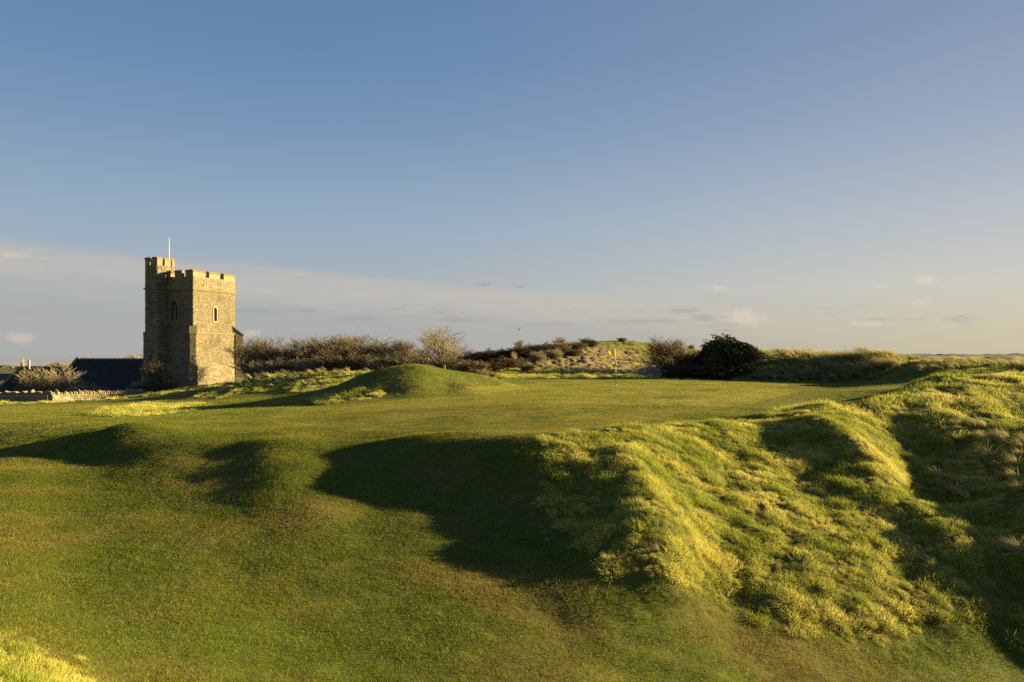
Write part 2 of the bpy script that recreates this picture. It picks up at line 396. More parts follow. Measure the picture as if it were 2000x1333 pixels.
def np_mesh(name, verts, quads=None, tris=None, smooth=True):
    me = bpy.data.meshes.new(name)
    nq = 0 if quads is None else len(quads); nt_ = 0 if tris is None else len(tris)
    me.vertices.add(len(verts)); me.vertices.foreach_set('co', np.asarray(verts, np.float32).ravel())
    idx = []
    if nq: idx.append(np.asarray(quads).ravel())
    if nt_: idx.append(np.asarray(tris).ravel())
    idx = np.concatenate(idx).astype(np.int32)
    me.loops.add(len(idx)); me.loops.foreach_set('vertex_index', idx)
    me.polygons.add(nq+nt_)
    st = np.concatenate([np.arange(nq)*4, nq*4+np.arange(nt_)*3]).astype(np.int32)
    me.polygons.foreach_set('loop_start', st)
    me.polygons.foreach_set('use_smooth', np.full(nq+nt_, smooth))
    me.update(calc_edges=True); me.validate()
    return me

def add_attr(me, name, vals, typ='FLOAT', dom='POINT'):
    a = me.attributes.new(name, typ, dom)
    a.data.foreach_set('value' if typ in ('FLOAT', 'INT') else 'vector', np.asarray(vals, np.float32 if typ != 'INT' else np.int32).ravel())

gm = np_mesh('ground', verts, quads[:, ::-1], inner[:, ::-1])
def pad(a): return np.append(a.ravel(), a.ravel()[0])
# sandy slope behind the flag, and brown worn ground
sx, sy = at(1190, 74)
sandm = bump(GX, GY, sx, sy, 10.5, 9, 1.25, -.15, 4)*sstep(GY, 62, 67)
sandm = np.clip(sandm + .55*fbm(GX/2.4, GY/2.4, 77, 4, .6)*sandm, 0, 1)*(1-sstep(GY, 83, 88))
wear = np.clip(.42+.88*fbm(GX/3.1+.1*GY, GY/2.2, 90, 4, .55), 0, 1)
for (px, Y, rx, ry, h) in [(840, 12.6, 1.2, .6, .5), (590, 15.4, 1.6, 1.0, .35), (300, 10.8, 1.4, .8, .2), (980, 11.6, 1.2, .5, .3), (1500, 11.6, 1.2, .4, .3), (200, 56, 6, 2.5, .5), (160, 50, 5, 2, .4)]:
    cx, cy = at(px, Y); wear = wear + bump(GX, GY, cx, cy, rx, ry, h)
add_attr(gm, 'rough', pad(rough_f)); add_attr(gm, 'green', pad(green_f)); add_attr(gm, 'sand', pad(sandm)); add_attr(gm, 'wear', pad(np.clip(wear, 0, 1.3)))
farm = sstep(RR, 105, 150); add_attr(gm, 'far', pad(farm))

def new_mat(name):
    m = bpy.data.materials.new(name); m.use_nodes = True
    nt = m.node_tree; nt.nodes.clear()
    out = nt.nodes.new('ShaderNodeOutputMaterial'); bs = nt.nodes.new('ShaderNodeBsdfPrincipled')
    nt.links.new(bs.outputs[0], out.inputs[0])
    bs.inputs['Roughness'].default_value = .85
    bs.inputs['Specular IOR Level'].default_value = .15
    return m, nt, bs, out

def tnoise(nt, vec, scale, detail=3, rough=.55, dist=0):
    n = nt.nodes.new('ShaderNodeTexNoise'); n.inputs['Scale'].default_value = scale; n.inputs['Detail'].default_value = detail
    n.inputs['Roughness'].default_value = rough; n.inputs['Distortion'].default_value = dist
    if vec is not None: nt.links.new(vec, n.inputs['Vector'])
    return n.outputs['Fac']

def attr(nt, name, typ='GEOMETRY', out=2):
    n = nt.nodes.new('ShaderNodeAttribute'); n.attribute_name = name; n.attribute_type = typ
    return n.outputs[out]

def ground_material():
    m, nt, bs, out = new_mat('turf')
    geo = nt.nodes.new('ShaderNodeNewGeometry'); pos = geo.outputs['Position']
    rough, green, sand, wear, far = (attr(nt, k) for k in ('rough', 'green', 'sand', 'wear', 'far'))
    n1 = tnoise(nt, pos, 3.0, 5, .6); n2 = tnoise(nt, pos, 40, 3, .6); n3 = tnoise(nt, pos, .35, 4, .55); n4 = tnoise(nt, pos, 160, 2, .7)
    lawn = mixc(nt, smooth(nt, wear, .15, .95), G_LAWN, G_LAWN_DRY)
    lawn = mixc(nt, mth(nt, 'MULTIPLY', smooth(nt, n1, .35, .7), .5), lawn, G_LAWN_DARK)
    grn = mixc(nt, smooth(nt, n3, .3, .7), G_GREEN, G_GREEN2)
    c = mixc(nt, green, lawn, grn)
    rgh = mixc(nt, smooth(nt, n1, .3, .7), G_ROUGH, G_ROUGH2)
    c = mixc(nt, rough, c, rgh)
    sp = mixc(nt, smooth(nt, tnoise(nt, pos, 2.6, 6, .7), .42, .62), G_SAND, G_SAND2)
    c = mixc(nt, sand, c, sp)
    c = mixc(nt, far, c, mixc(nt, smooth(nt, tnoise(nt, pos, .01, 5), .4, .6), G_FAR, G_FAR2))
    v = mth(nt, 'ADD', mth(nt, 'MULTIPLY', n4, .9), .55)
    v2 = mth(nt, 'ADD', mth(nt, 'MULTIPLY', n2, .9), .55)
    c = mixc(nt, 1.0, c, mth(nt, 'MULTIPLY', v, v2), 'MULTIPLY')
    nt.links.new(c, bs.inputs['Base Color'])
    b = nt.nodes.new('ShaderNodeBump'); b.inputs['Strength'].default_value = 1.0; b.inputs['Distance'].default_value = .04
    hsum = mth(nt, 'ADD', mth(nt, 'MULTIPLY', n2, 1.0), mth(nt, 'MULTIPLY', n4, .35))
    nt.links.new(hsum, b.inputs['Height']); nt.links.new(b.outputs[0], bs.inputs['Normal'])
    bs.inputs['Roughness'].default_value = .95
    return m
G_LAWN = (.105, .135, .014); G_LAWN_DRY = (.15, .135, .030); G_LAWN_DARK = (.050, .080, .008)
G_GREEN = (.215, .225, .022); G_GREEN2 = (.26, .245, .03)
G_ROUGH = (.10, .115, .014); G_ROUGH2 = (.19, .165, .035)
G_SAND = (.30, .225, .11); G_SAND2 = (.10, .078, .04)
G_FAR = (.14, .13, .06); G_FAR2 = (.07, .09, .03)
turf = ground_material()
gm.materials.append(turf)
ground = bpy.data.objects.new('ground', gm); scene.collection.objects.link(ground)
ground['kind'] = 'structure'

# ---- helpers shared by everything that stands on the ground -------------------------
def gz(x, y):
    """height of the built ground sheet (bilinear in its own grid)"""
    x = np.asarray(x, float); y = np.asarray(y, float)
    r = np.hypot(x, y); a = np.arctan2(x, y)
    fi = np.interp(r, rad, np.arange(nr)); fj = np.interp(a, azs, np.arange(na))
    i0 = np.minimum(fi.astype(int), nr-2); j0 = np.minimum(fj.astype(int), na-2); u = fi-i0; v = fj-j0
    return (GZ[i0, j0]*(1-v)+GZ[i0, j0+1]*v)*(1-u)+(GZ[i0+1, j0]*(1-v)+GZ[i0+1, j0+1]*v)*u

def glook(A, x, y):
    r = np.hypot(x, y); a = np.arctan2(x, y)
    i0 = np.clip(np.interp(r, rad, np.arange(nr)).round().astype(int), 0, nr-1); j0 = np.clip(np.interp(a, azs, np.arange(na)).round().astype(int), 0, na-1)
    return A[i0, j0]

def gnormal(x, y, e=.2):
    nx = -(gz(x+e, y)-gz(x-e, y))/(2*e); ny = -(gz(x, y+e)-gz(x, y-e))/(2*e)
    return nx, ny

def link(o, parent=None):
    scene.collection.objects.link(o)
    if parent is not None: o.parent = parent
    return o

def tagthing(o, label, cat, group=None):
    o['label'] = label; o['category'] = cat
    if group: o['group'] = group
    return o

# ---- blades ---------------------------------------------------------------------------
def blades_mesh(name, n, radius, hmin, hmax, w, lean, leandir, curl, mat, square=False, seed=1, segs=2):
    g = np.random.default_rng(seed)
    if square:
        bx = g.uniform(-radius, radius, n); by = g.uniform(-radius, radius, n)
    else:
        rr = radius*np.sqrt(g.uniform(0, 1, n)); t = g.uniform(0, 2*np.pi, n); bx = rr*np.cos(t); by = rr*np.sin(t)
    h = g.uniform(hmin, hmax, n)
    if square:
        q = fbm(bx/.055*(.27/radius), by/.055*(.27/radius), seed, 2); h = h*np.clip(1+.9*q, .25, 2.0)
    h = h*(1 if square else (1.05-.5*(np.hypot(bx, by)/radius)**2))
    d = g.normal(0, 1, (n, 2))*curl + np.array(leandir)*lean
    if not square: d += np.stack([bx, by], 1)/radius*curl*.8
    ww = w*g.uniform(.6, 1.3, n); pa = g.uniform(0, np.pi, n)
    px, py = np.cos(pa)*ww/2, np.sin(pa)*ww/2
    vs = []; nv = 2*segs+1
    for k in range(segs+1):
        t = k/segs
        cx = bx + d[:, 0]*h*t**1.8; cy = by + d[:, 1]*h*t**1.8
        L = np.hypot(d[:, 0], d[:, 1]); cz = h*t*(1-.35*np.minimum(L, 1.6)*t)
        if k == segs: vs.append(np.stack([cx, cy, cz], 1))
        else:
            f = 1-.45*t
            vs.append(np.stack([cx-px*f, cy-py*f, cz], 1)); vs.append(np.stack([cx+px*f, cy+py*f, cz], 1))
    V = np.stack(vs, 1).reshape(-1, 3)
    b = np.arange(n)[:, None]*nv
    quads = np.concatenate([b+np.array([[2*k, 2*k+1, 2*k+3, 2*k+2]]) for k in range(segs-1)], 0) if segs > 1 else None
    tris = b+np.array([[nv-3, nv-2, nv-1]])
    me = np_mesh(name, V, quads, tris, smooth=False)
    add_attr(me, 'rnd', np.repeat(g.uniform(0, 1, n), nv))
    hh = np.stack([np.full(n, k/segs) for k in range(segs) for _ in (0, 1)]+[np.ones(n)], 1).reshape(-1)
    add_attr(me, 'tip', hh)
    me.materials.append(mat)
    return me

def blade_material(name, a, b, dry, dead, trans=.35):
    m, nt, bs, out = new_mat(name)
    rnd = attr(nt, 'rnd'); tint = attr(nt, 'tint', 'INSTANCER'); tip = attr(nt, 'tip')
    c = mixc(nt, rnd, a, b)
    k = mth(nt, 'ADD', tint, mth(nt, 'MULTIPLY', mth(nt, 'SUBTRACT', rnd, .5), .45), clamp=True)
    c = mixc(nt, k, c, dry)
    c = mixc(nt, mth(nt, 'MULTIPLY', smooth(nt, rnd, .80, .97), .7), c, dead)
    nt.links.new(c, bs.inputs['Base Color']); bs.inputs['Roughness'].default_value = .6
    tr = nt.nodes.new('ShaderNodeBsdfTranslucent'); nt.links.new(c, tr.inputs[0])
    mx = nt.nodes.new('ShaderNodeMixShader'); mx.inputs[0].default_value = trans
    nt.links.new(bs.outputs[0], mx.inputs[1]); nt.links.new(tr.outputs[0], mx.inputs[2]); nt.links.new(mx.outputs[0], out.inputs[0])
    return m

B_LAWN = blade_material('lawn_blade', (.050, .095, .006), (.20, .225, .018), (.27, .22, .045), (.46, .37, .12))
B_ROUGH = blade_material('rough_blade', (.12, .18, .012), (.34, .38, .038), (.60, .54, .13), (.62, .54, .20))
B_MARRAM = blade_material('marram_blade', (.06, .09, .018), (.28, .28, .08), (.52, .45, .18), (.64, .55, .30))

def make_scatter(name, x, y, rotz, scl, sz, tint, meshes, align=True, kind='stuff'):
    """points on the ground, one clump of blades on each"""
    n = len(x); z = gz(x, y)
    me = bpy.data.meshes.new(name); me.vertices.add(n)
    me.vertices.foreach_set('co', np.stack([x, y, z], 1).astype(np.float32).ravel())
    nx, ny = gnormal(x, y) if align is True else (np.zeros(n), np.zeros(n))
    # tilt to the ground, then spin: R = Rz * tilt  -> keep lean direction by only small spins
    rx = -np.arctan(ny)*0 - 0
    ex = np.arctan2(-ny, 1.0); ey = np.arctan2(nx, 1.0)
    # euler XYZ for small tilts with spin about z first applied in local space
    eul = np.empty((n, 3))
    for_spin = rotz
    cs, sn = np.cos(for_spin), np.sin(for_spin)
    # local axes after spin: tilt expressed in spun frame
    tx = ex*cs + ey*sn; ty = -ex*sn + ey*cs
    eul[:, 0] = tx; eul[:, 1] = ty; eul[:, 2] = for_spin
    add_attr(me, 'rot', eul, 'FLOAT_VECTOR'); add_attr(me, 'scl', np.stack([scl, scl, scl*sz], 1), 'FLOAT_VECTOR'); add_attr(me, 'tint', tint)
    o = bpy.data.objects.new(name, me); link(o)
    ng = bpy.data.node_groups.new(name+'_nodes', 'GeometryNodeTree')
    ng.interface.new_socket(name='Geometry', in_out='INPUT', socket_type='NodeSocketGeometry')
    ng.interface.new_socket(name='Geometry', in_out='OUTPUT', socket_type='NodeSocketGeometry')
    gi = ng.nodes.new('NodeGroupInput'); go = ng.nodes.new('NodeGroupOutput')
    iop = ng.nodes.new('GeometryNodeInstanceOnPoints'); jn_ = ng.nodes.new('GeometryNodeJoinGeometry')
    for k, m in enumerate(reversed(meshes)):
        src = bpy.data.objects.new(name+'_source', m)
        oi = ng.nodes.new('GeometryNodeObjectInfo'); oi.inputs[0].default_value = src; oi.inputs['As Instance'].default_value = True
        ng.links.new(oi.outputs['Geometry'], jn_.inputs[0])
    def na_(nm, typ):
        a = ng.nodes.new('GeometryNodeInputNamedAttribute'); a.data_type = typ; a.inputs[0].default_value = nm; return a.outputs[0]
    ng.links.new(gi.outputs[0], iop.inputs['Points']); ng.links.new(jn_.outputs[0], iop.inputs['Instance'])
    iop.inputs['Pick Instance'].default_value = True
    rn = ng.nodes.new('FunctionNodeRandomValue'); rn.data_type = 'INT'; rn.inputs[4].default_value = 0; rn.inputs[5].default_value = len(meshes)-1
    ng.links.new(rn.outputs[2], iop.inputs['Instance Index'])
    er = ng.nodes.new('FunctionNodeEulerToRotation'); ng.links.new(na_('rot', 'FLOAT_VECTOR'), er.inputs[0])
    ng.links.new(er.outputs[0], iop.inputs['Rotation']); ng.links.new(na_('scl', 'FLOAT_VECTOR'), iop.inputs['Scale'])
    ng.links.new(iop.outputs[0], go.inputs[0])
    md = o.modifiers.new('scatter', 'NODES'); md.node_group = ng
    o['kind'] = kind
    return o

AZ0, AZ1 = R(-42), R(47)
def polar_points(r0, r1, spacing, g, grow_=0.0, az0=AZ0, az1=AZ1):
    """jittered points, spacing at r: spacing*(1+grow*(r-r0))"""
    xs, ys = [], []
    r = r0
    while r < r1:
        s = spacing*(1+grow_*(r-r0))
        n = max(1, int((az1-az0)*r/s))
        a = az0 + (np.arange(n)+g.uniform(0, 1, n))/n*(az1-az0)
        rr = r + g.uniform(-.5, .5, n)*s
        xs.append(rr*np.sin(a)); ys.append(rr*np.cos(a)); r += s
    return np.concatenate(xs), np.concatenate(ys)

def grass():
    g = np.random.default_rng(3)
    wearf = np.clip(wear, 0, 1.3)
    # mown turf
    near = [blades_mesh('lawn_patch', 820, .27, .014, .034, .0048, .3, (-.8, -.3), .6, B_LAWN, True, 10+k, 1) for k in range(4)]
    x, y = polar_points(6.5, 30, .30, g)
    k = glook(rough_f, x, y) < .6; x, y = x[k], y[k]; n_ = len(x)
    short = 1-.68*glook(green_f, x, y)
    make_scatter('mown_grass', x, y, g.uniform(-3.1, 3.1, n_), g.uniform(.9, 1.15, n_), short*g.uniform(.8, 1.25, n_), np.clip(glook(wearf, x, y)-.35+.35*glook(green_f, x, y)+g.normal(0, .08, n_), 0, 1), near)
    far = [blades_mesh('lawn_patch_far', 900, .62, .014, .034, .010, .25, (-.8, -.3), .5, B_LAWN, True, 20+k, 1) for k in range(3)]
    x, y = polar_points(29.5, 64, .78, g)
    k = glook(rough_f, x, y) < .6; x, y = x[k], y[k]; n_ = len(x)
    short = 1-.4*glook(green_f, x, y)
    make_scatter('mown_grass_far', x, y, g.uniform(-3.1, 3.1, n_), g.uniform(.9, 1.15, n_), short*g.uniform(.8, 1.2, n_), np.clip(glook(wearf, x, y)-.35+.35*glook(green_f, x, y)+g.normal(0, .08, n_), 0, 1), far)
    # rough tussocks
    cl = [blades_mesh('tussock', 130, .13, .05, .14, .0050, .55, (-.75, -.35), .45, B_ROUGH, False, 30+k, 2) for k in range(5)]
    x, y = polar_points(5.5, 26, .125, g, .012)
    k = glook(rough_f, x, y) > g.uniform(.15, .7, len(x)); x, y = x[k], y[k]
    dens = fbm(x/.55, y/.55, 61, 3); k = dens > -.62+g.normal(0, .15, len(x)); x, y = x[k], y[k]; n_ = len(x)
    tn = np.clip(.40+.9*fbm(x/1.2, y/1.2, 71, 3)+g.normal(0, .15, n_), 0, 1)
    hs = np.clip(.85+.9*fbm(x/.6, y/.6, 62, 3)+g.normal(0, .12, n_), .35, 1.9)
    make_scatter('rough_grass', x, y, g.normal(0, .7, n_), np.clip(hs, .5, 1.4)*g.uniform(.8, 1.2, n_), g.uniform(.8, 1.3, n_), tn, cl)
    # short stray tufts where the rough thins out into the mown turf
    x, y = polar_points(6.5, 30, .17, g, .01)
    x2, y2 = polar_points(36, 58, .24, g); x = np.append(x, x2); y = np.append(y, y2)
    MT = [at(690, 37), at(800, 36.5), at(920, 38), at(1010, 44), at(980, 52), at(850, 50), at(740, 46)]
    wide = np.maximum(soft(mask_rough, x, y, .55)*(np.hypot(x, y) < 31), .6*inpoly(x, y, MT)); k = ((wide > 0) | inpoly(x, y, MT)) & (glook(rough_f, x, y) < .5) & (g.uniform(0, 1, len(x)) < .15+wide*.8); x, y = x[k], y[k]; n_ = len(x)
    make_scatter('semi_rough_grass', x, y, g.normal(0, .7, n_), g.uniform(.25, .55, n_), g.uniform(.7, 1.1, n_), np.clip(.25+g.normal(0, .2, n_), 0, 1), cl)
    cl2 = [blades_mesh('tussock_far', 90, .26, .08, .24, .014, .5, (-.8, -.3), .45, B_ROUGH, False, 40+k, 2) for k in range(4)]
    x, y = polar_points(25.5, 80, .27, g, .012)
    s = glook(sandm, x, y)
    k = (glook(rough_f, x, y) > .4) & (g.uniform(0, 1, len(x)) > s*.92); x, y = x[k], y[k]
    dens = fbm(x/1.1, y/1.1, 63, 3); k = dens > -.5+g.normal(0, .2, len(x)); x, y = x[k], y[k]; n_ = len(x)
    tn = np.clip(.45+.9*fbm(x/2.5, y/2.5, 72, 3)+g.normal(0, .15, n_), 0, 1)
    hs = np.clip(.8+.8*fbm(x/1.3, y/1.3, 64, 3), .35, 1.7)
    make_scatter('rough_grass_far', x, y, g.normal(0, .7, n_), hs*g.uniform(.8, 1.2, n_), np.ones(n_), tn, cl2)
    # marram on the dune crests
    mr = [blades_mesh('marram', 120, .24, .60, 1.15, .020, .9, (-.95, -.15), .26, B_MARRAM, False, 50+k, 4) for k in range(5)]
    xs, ys, sc = [], [], []
    def belt(pxa, pxb, Ya, Yb, n, s0, s1):
        p = g.uniform(pxa, pxb, n); t = g.uniform(0, 1, n)
        Y = np.interp(p, [pxa, pxb], [Ya[0], Yb[0]])*(1-t)+np.interp(p, [pxa, pxb], [Ya[1], Yb[1]])*t
        xs.append((p-CX)/FPX*Y); ys.append(Y); sc.append(g.uniform(s0, s1, n))
    belt(1470, 1600, (60, 64), (58, 62.5), 170, .3, .6)
    belt(1580, 1760, (56.5, 62), (52, 57), 260, .7, 1.25)
    belt(1480, 1760, (57.5, 60), (52, 54.5), 230, .5, .95)
    belt(1700, 1790, (52, 57), (48, 52), 110, .28, .5)
    belt(1625, 1725, (56, 59), (54.5, 57), 60, 1.1, 1.5)
    belt(1800, 1990, (45, 50), (43, 49), 260, .28, .55)
    belt(1985, 2120, (40, 48), (38, 48), 150, .4, .8)
    belt(1230, 1500, (74, 90), (64, 74), 160, .4, .8)
    belt(1470, 1800, (64, 74), (58, 74), 260, .4, .8)
    belt(1800, 2010, (19, 25), (17.5, 22), 60, .22, .45)
    belt(440, 740, (58, 63), (57, 61), 90, .3, .65)
    x = np.concatenate(xs); y = np.concatenate(ys); s = np.concatenate(sc)
    make_scatter('marram_grass', x, y, g.normal(0, .3, len(x)), s, g.uniform(.85, 1.15, len(x)), np.clip(.45+.45*g.normal(0, 1, len(x)), 0, 1), mr, align=False)
    # tufts in the gully on the right, each a plant of its own
    tufts = [(1930, 905, .60, 'broad fountain of pale marram grass in the shaded gully, leftmost of the big clumps'), (1985, 925, .55, 'tall bleached marram clump bending left at the right edge of the gully'),
             (1900, 838, .38, 'slim marram tuft above the big clumps in the shaded gully'), (1868, 835, .34, 'small upright marram tuft left of the slim one on the dark slope'), (1990, 1090, .48, 'lone marram clump low on the dark slope at the right edge'),
             (1822, 810, .26, 'thin pale tuft on the dark shoulder below the knoll'), (1826, 790, .26, 'tiny leaning tuft just under the lit crest of the knoll'), (1958, 1000, .30, 'sparse bent tuft halfway down the shaded slope'),
             (1990, 965, .36, 'pale tuft below the tall bleached clump at the right edge'), (1835, 905, .26, 'wispy grey tuft at the left end of the dark gully'), (1950, 870, .36, 'wiry marram tuft behind the broad fountain clump'),
             (1300, 1000, .22, 'straw coloured tuft on the nose of the lit bank'), (1285, 1085, .24, 'ragged dry tuft at the foot of the bank nose'), (1355, 905, .24, 'flattened pale tuft below the rim of the lit bank'),
             (1262, 838, .14, 'spiky dry tuft standing up on the bank rim against the green'), (1285, 838, .13, 'short forked tuft on the rim right of the spiky one'), (1340, 836, .12, 'single sharp tuft on the rim above the lit bank'), (1243, 839, .11, 'low tuft at the left of the dry tufts on the rim'),
             (1740, 1150, .2, 'small pale tuft at the lower end of the lit bank'), (470, 752, .75, 'pale curved marram clump beside the foot of the tower')]
    tm = [blades_mesh('tuft_leaves', 150, .10, .7, 1.25, .011, .75, (-.9, -.1), .42, B_TUFT, False, 80+k, 5) for k in range(5)]
    for i, (px, py, s, lab) in enumerate(tufts):
        X, Y, Z = see(px, py)
        Y = float(Y); X = float(X)
        o = bpy.data.objects.new('marram_tuft', tm[i % 5]); link(o)
        o.location = (X, Y, float(gz(X, Y))-.02); o.scale = (s,)*3; o.rotation_euler = (0, 0, g.normal(0, .4))
        tagthing(o, lab, 'grass tuft', 'marram tufts on the dunes')

B_TUFT = None
def _tuft_mat():
    m, nt, bs, out = new_mat('tuft_blade')
    rnd = attr(nt, 'rnd'); c = mixc(nt, rnd, (.20, .21, .08), (.46, .39, .22))
    nt.links.new(c, bs.inputs['Base Color'])
    tr = nt.nodes.new('ShaderNodeBsdfTranslucent'); nt.links.new(c, tr.inputs[0])
    mx = nt.nodes.new('ShaderNodeMixShader'); mx.inputs[0].default_value = .3
    nt.links.new(bs.outputs[0], mx.inputs[1]); nt.links.new(tr.outputs[0], mx.inputs[2]); nt.links.new(mx.outputs[0], out.inputs[0])
    return m
B_TUFT = _tuft_mat()
grass()

# ================================================================== things built of stone, slate and wood
class MB:
    def __init__(s): s.v = []; s.f = []; s.c = []
    def add(s, vs, fs, c=None):
        b = len(s.v); s.v += [tuple(p) for p in vs]; s.f += [tuple(b+i for i in f) for f in fs]
        if c is not None: s.c += [c]*len(vs)
        return s
    def box(s, x0, x1, y0, y1, z0, z1, c=None, jit=0):
        vs = [(x, y, z) for z in (z0, z1) for y in (y0, y1) for x in (x0, x1)]
        if jit: vs = [tuple(q+random.uniform(-jit, jit) for q in p) for p in vs]
        return s.add(vs, [(0, 2, 3, 1), (4, 5, 7, 6), (0, 1, 5, 4), (2, 6, 7, 3), (0, 4, 6, 2), (1, 3, 7, 5)], c)
    def prism(s, poly, fn0, fn1, c=None):
        """poly: list of 2-D points; fn0/fn1 map them to 3-D for both ends"""
        n = len(poly); vs = [fn0(p) for p in poly]+[fn1(p) for p in poly]
        fs = [tuple(range(n))[::-1], tuple(range(n, 2*n))]+[(i, (i+1) % n, n+(i+1) % n, n+i) for i in range(n)]
        return s.add(vs, fs, c)
    def tube(s, a, b, r0, r1, n=6, c=None):
        a, b = Vector(a), Vector(b); d = (b-a).normalized(); u = d.orthogonal().normalized(); w = d.cross(u)
        vs = [p+u*math.cos(t)*r+w*math.sin(t)*r for p, r in ((a, r0), (b, r1)) for t in [2*math.pi*i/n for i in range(n)]]
        return s.add(vs, [tuple(range(n))[::-1], tuple(range(n, 2*n))]+[(i, (i+1) % n, n+(i+1) % n, n+i) for i in range(n)], c)
    def mesh(s, name, mat, smooth=False):
        me = bpy.data.meshes.new(name); me.from_pydata([tuple(p) for p in s.v], [], s.f); me.update()
        bm = bmesh.new(); bm.from_mesh(me); bmesh.ops.recalc_face_normals(bm, faces=bm.faces); bm.to_mesh(me); bm.free()
        if s.c:
            add_attr(me, 'rnd', s.c)
        for p in me.polygons: p.use_smooth = smooth
        if mat: me.materials.append(mat)
        return me
    def build(s, name, mat, parent=None, smooth=False):
        return link(bpy.data.objects.new(name, s.mesh(name, mat, smooth)), parent)

def empty(name, loc, rz=0):
    o = bpy.data.objects.new(name, None); link(o); o.location = loc; o.rotation_euler = (0, 0, rz); o.empty_display_size = .3
    return o

def stone_mat(name, a, b, c, scale=3.0, bump=.5, mortar=None):
    m, nt, bs, out = new_mat(name)
    tc = nt.nodes.new('ShaderNodeTexCoord'); pos = tc.outputs['Object']
    rnd = attr(nt, 'rnd')
    n1 = tnoise(nt, pos, scale, 5, .6); n2 = tnoise(nt, pos, scale*7, 4, .65); n3 = tnoise(nt, pos, .45, 4, .6)
    col = mixc(nt, smooth(nt, rnd, 0, 1), a, b)
    col = mixc(nt, smooth(nt, n1, .40, .70), col, c)
    col = mixc(nt, mth(nt, 'MULTIPLY', smooth(nt, n3, .48, .72), .55), col, tuple(v*.55 for v in a))
    col = mixc(nt, 1.0, col, mth(nt, 'ADD', mth(nt, 'MULTIPLY', n2, .8), .6), 'MULTIPLY')
    lich = mth(nt, 'MULTIPLY', smooth(nt, tnoise(nt, pos, 2.2, 5, .7), .60, .72), .45)
    col = mixc(nt, lich, col, (.40, .30, .08))
    nt.links.new(col, bs.inputs['Base Color'])
    bp = nt.nodes.new('ShaderNodeBump'); bp.inputs['Strength'].default_value = bump; bp.inputs['Distance'].default_value = .03
    nt.links.new(n2, bp.inputs['Height']); nt.links.new(bp.outputs[0], bs.inputs['Normal'])
    return m

def plain_mat(name, col, rough=.8, noise=0, scale=6, spec=.2):
    m, nt, bs, out = new_mat(name); bs.inputs['Roughness'].default_value = rough; bs.inputs['Specular IOR Level'].default_value = spec
    if noise:
        tc = nt.nodes.new('ShaderNodeTexCoord'); n = tnoise(nt, tc.outputs['Object'], scale, 5, .65)
        c = mixc(nt, n, tuple(v*(1-noise) for v in col), tuple(v*(1+noise) for v in col)); nt.links.new(c, bs.inputs['Base Color'])
    else: bs.inputs['Base Color'].default_value = tuple(col)+(1,)
    return m

M_RUB = stone_mat('rubble_stone', (.155, .13, .08), (.27, .23, .145), (.195, .165, .10), bump=.8)
M_MORT = stone_mat('wall_core', (.14, .12, .075), (.17, .145, .09), (.155, .13, .08))
M_ASH = stone_mat('dressed_stone', (.185, .155, .085), (.23, .195, .115), (.16, .135, .075))
M_COP = stone_mat('coping_stone', (.17, .14, .065), (.22, .18, .09), (.14, .115, .055))
M_PALE = stone_mat('pale_window_stone', (.30, .26, .17), (.36, .32, .22), (.27, .23, .15))
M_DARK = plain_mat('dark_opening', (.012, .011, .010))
M_LOUV = plain_mat('louvre', (.13, .12, .09), noise=.3)

def slate_mat():
    m, nt, bs, out = new_mat('slate')
    rnd = attr(nt, 'rnd'); tc = nt.nodes.new('ShaderNodeTexCoord')
    mp = nt.nodes.new('ShaderNodeMapping'); mp.inputs['Scale'].default_value = (1, 1, 1); nt.links.new(tc.outputs['Object'], mp.inputs[0])
    n = tnoise(nt, mp.outputs[0], 1.3, 5, .65); n2 = tnoise(nt, mp.outputs[0], 5, 5, .7)
    c = mixc(nt, rnd, (.022, .021, .020), (.040, .037, .034)); c = mixc(nt, smooth(nt, n, .5, .75), c, (.06, .058, .05))
    c = mixc(nt, mth(nt, 'MULTIPLY', smooth(nt, n2, .66, .74), .8), c, (.35, .33, .28))
    nt.links.new(c, bs.inputs['Base Color']); bs.inputs['Roughness'].default_value = .9; bs.inputs['Specular IOR Level'].default_value = .2
    return m
M_SLATE = slate_mat()

def stone_skin(mb, place, w, z0, z1, hrow, wmin, wmax, holes, proud=(.012, .045), seed=0, gap=.022, jit=.012, bow=.3):
    """courses of separate stones on a wall; place(u, z, d) -> 3-D with d outwards"""
    g = random.Random(seed); z = z0
    while z < z1-.06:
        h = min(hrow*g.uniform(.75, 1.3), z1-z)
        u = 0
        while u < w-.03:
            l = min(g.uniform(wmin, wmax), w-u)
            if w-u-l < wmin*.4: l = w-u
            a, b, c, d = u+gap/2, u+l-gap/2, z+gap/2+g.uniform(0, jit), z+h-gap/2-g.uniform(0, jit)
            if not any(a < hb and b > ha and c < hd and d > hc for ha, hb, hc, hd in holes):
                p = g.uniform(*proud); k = .014
                j = lambda: g.uniform(-jit, jit)
                vs = [place(a, c, 0), place(b, c, 0), place(b, d, 0), place(a, d, 0),
                      place(a+k+abs(j()), c+k+abs(j()), p+j()*.5), place(b-k-abs(j()), c+k+abs(j()), p+j()*.5), place(b-k-abs(j()), d-k-abs(j()), p+j()*.5), place(a+k+abs(j()), d-k-abs(j()), p+j()*.5)]
                mb.add(vs, [(4, 5, 6, 7), (0, 1, 5, 4), (1, 2, 6, 5), (2, 3, 7, 6), (3, 0, 4, 7)], g.random())
            u += l
        z += h

def cut(o, cutters):
    for c in cutters:
        md = o.modifiers.new('cut', 'BOOLEAN'); md.operation = 'DIFFERENCE'; md.solver = 'EXACT'; md.object = c
    dg = bpy.context.evaluated_depsgraph_get(); dg.update()
    me = bpy.data.meshes.new_from_object(o.evaluated_get(dg)); o.modifiers.clear(); o.data = me
    for c in cutters: bpy.data.objects.remove(c)

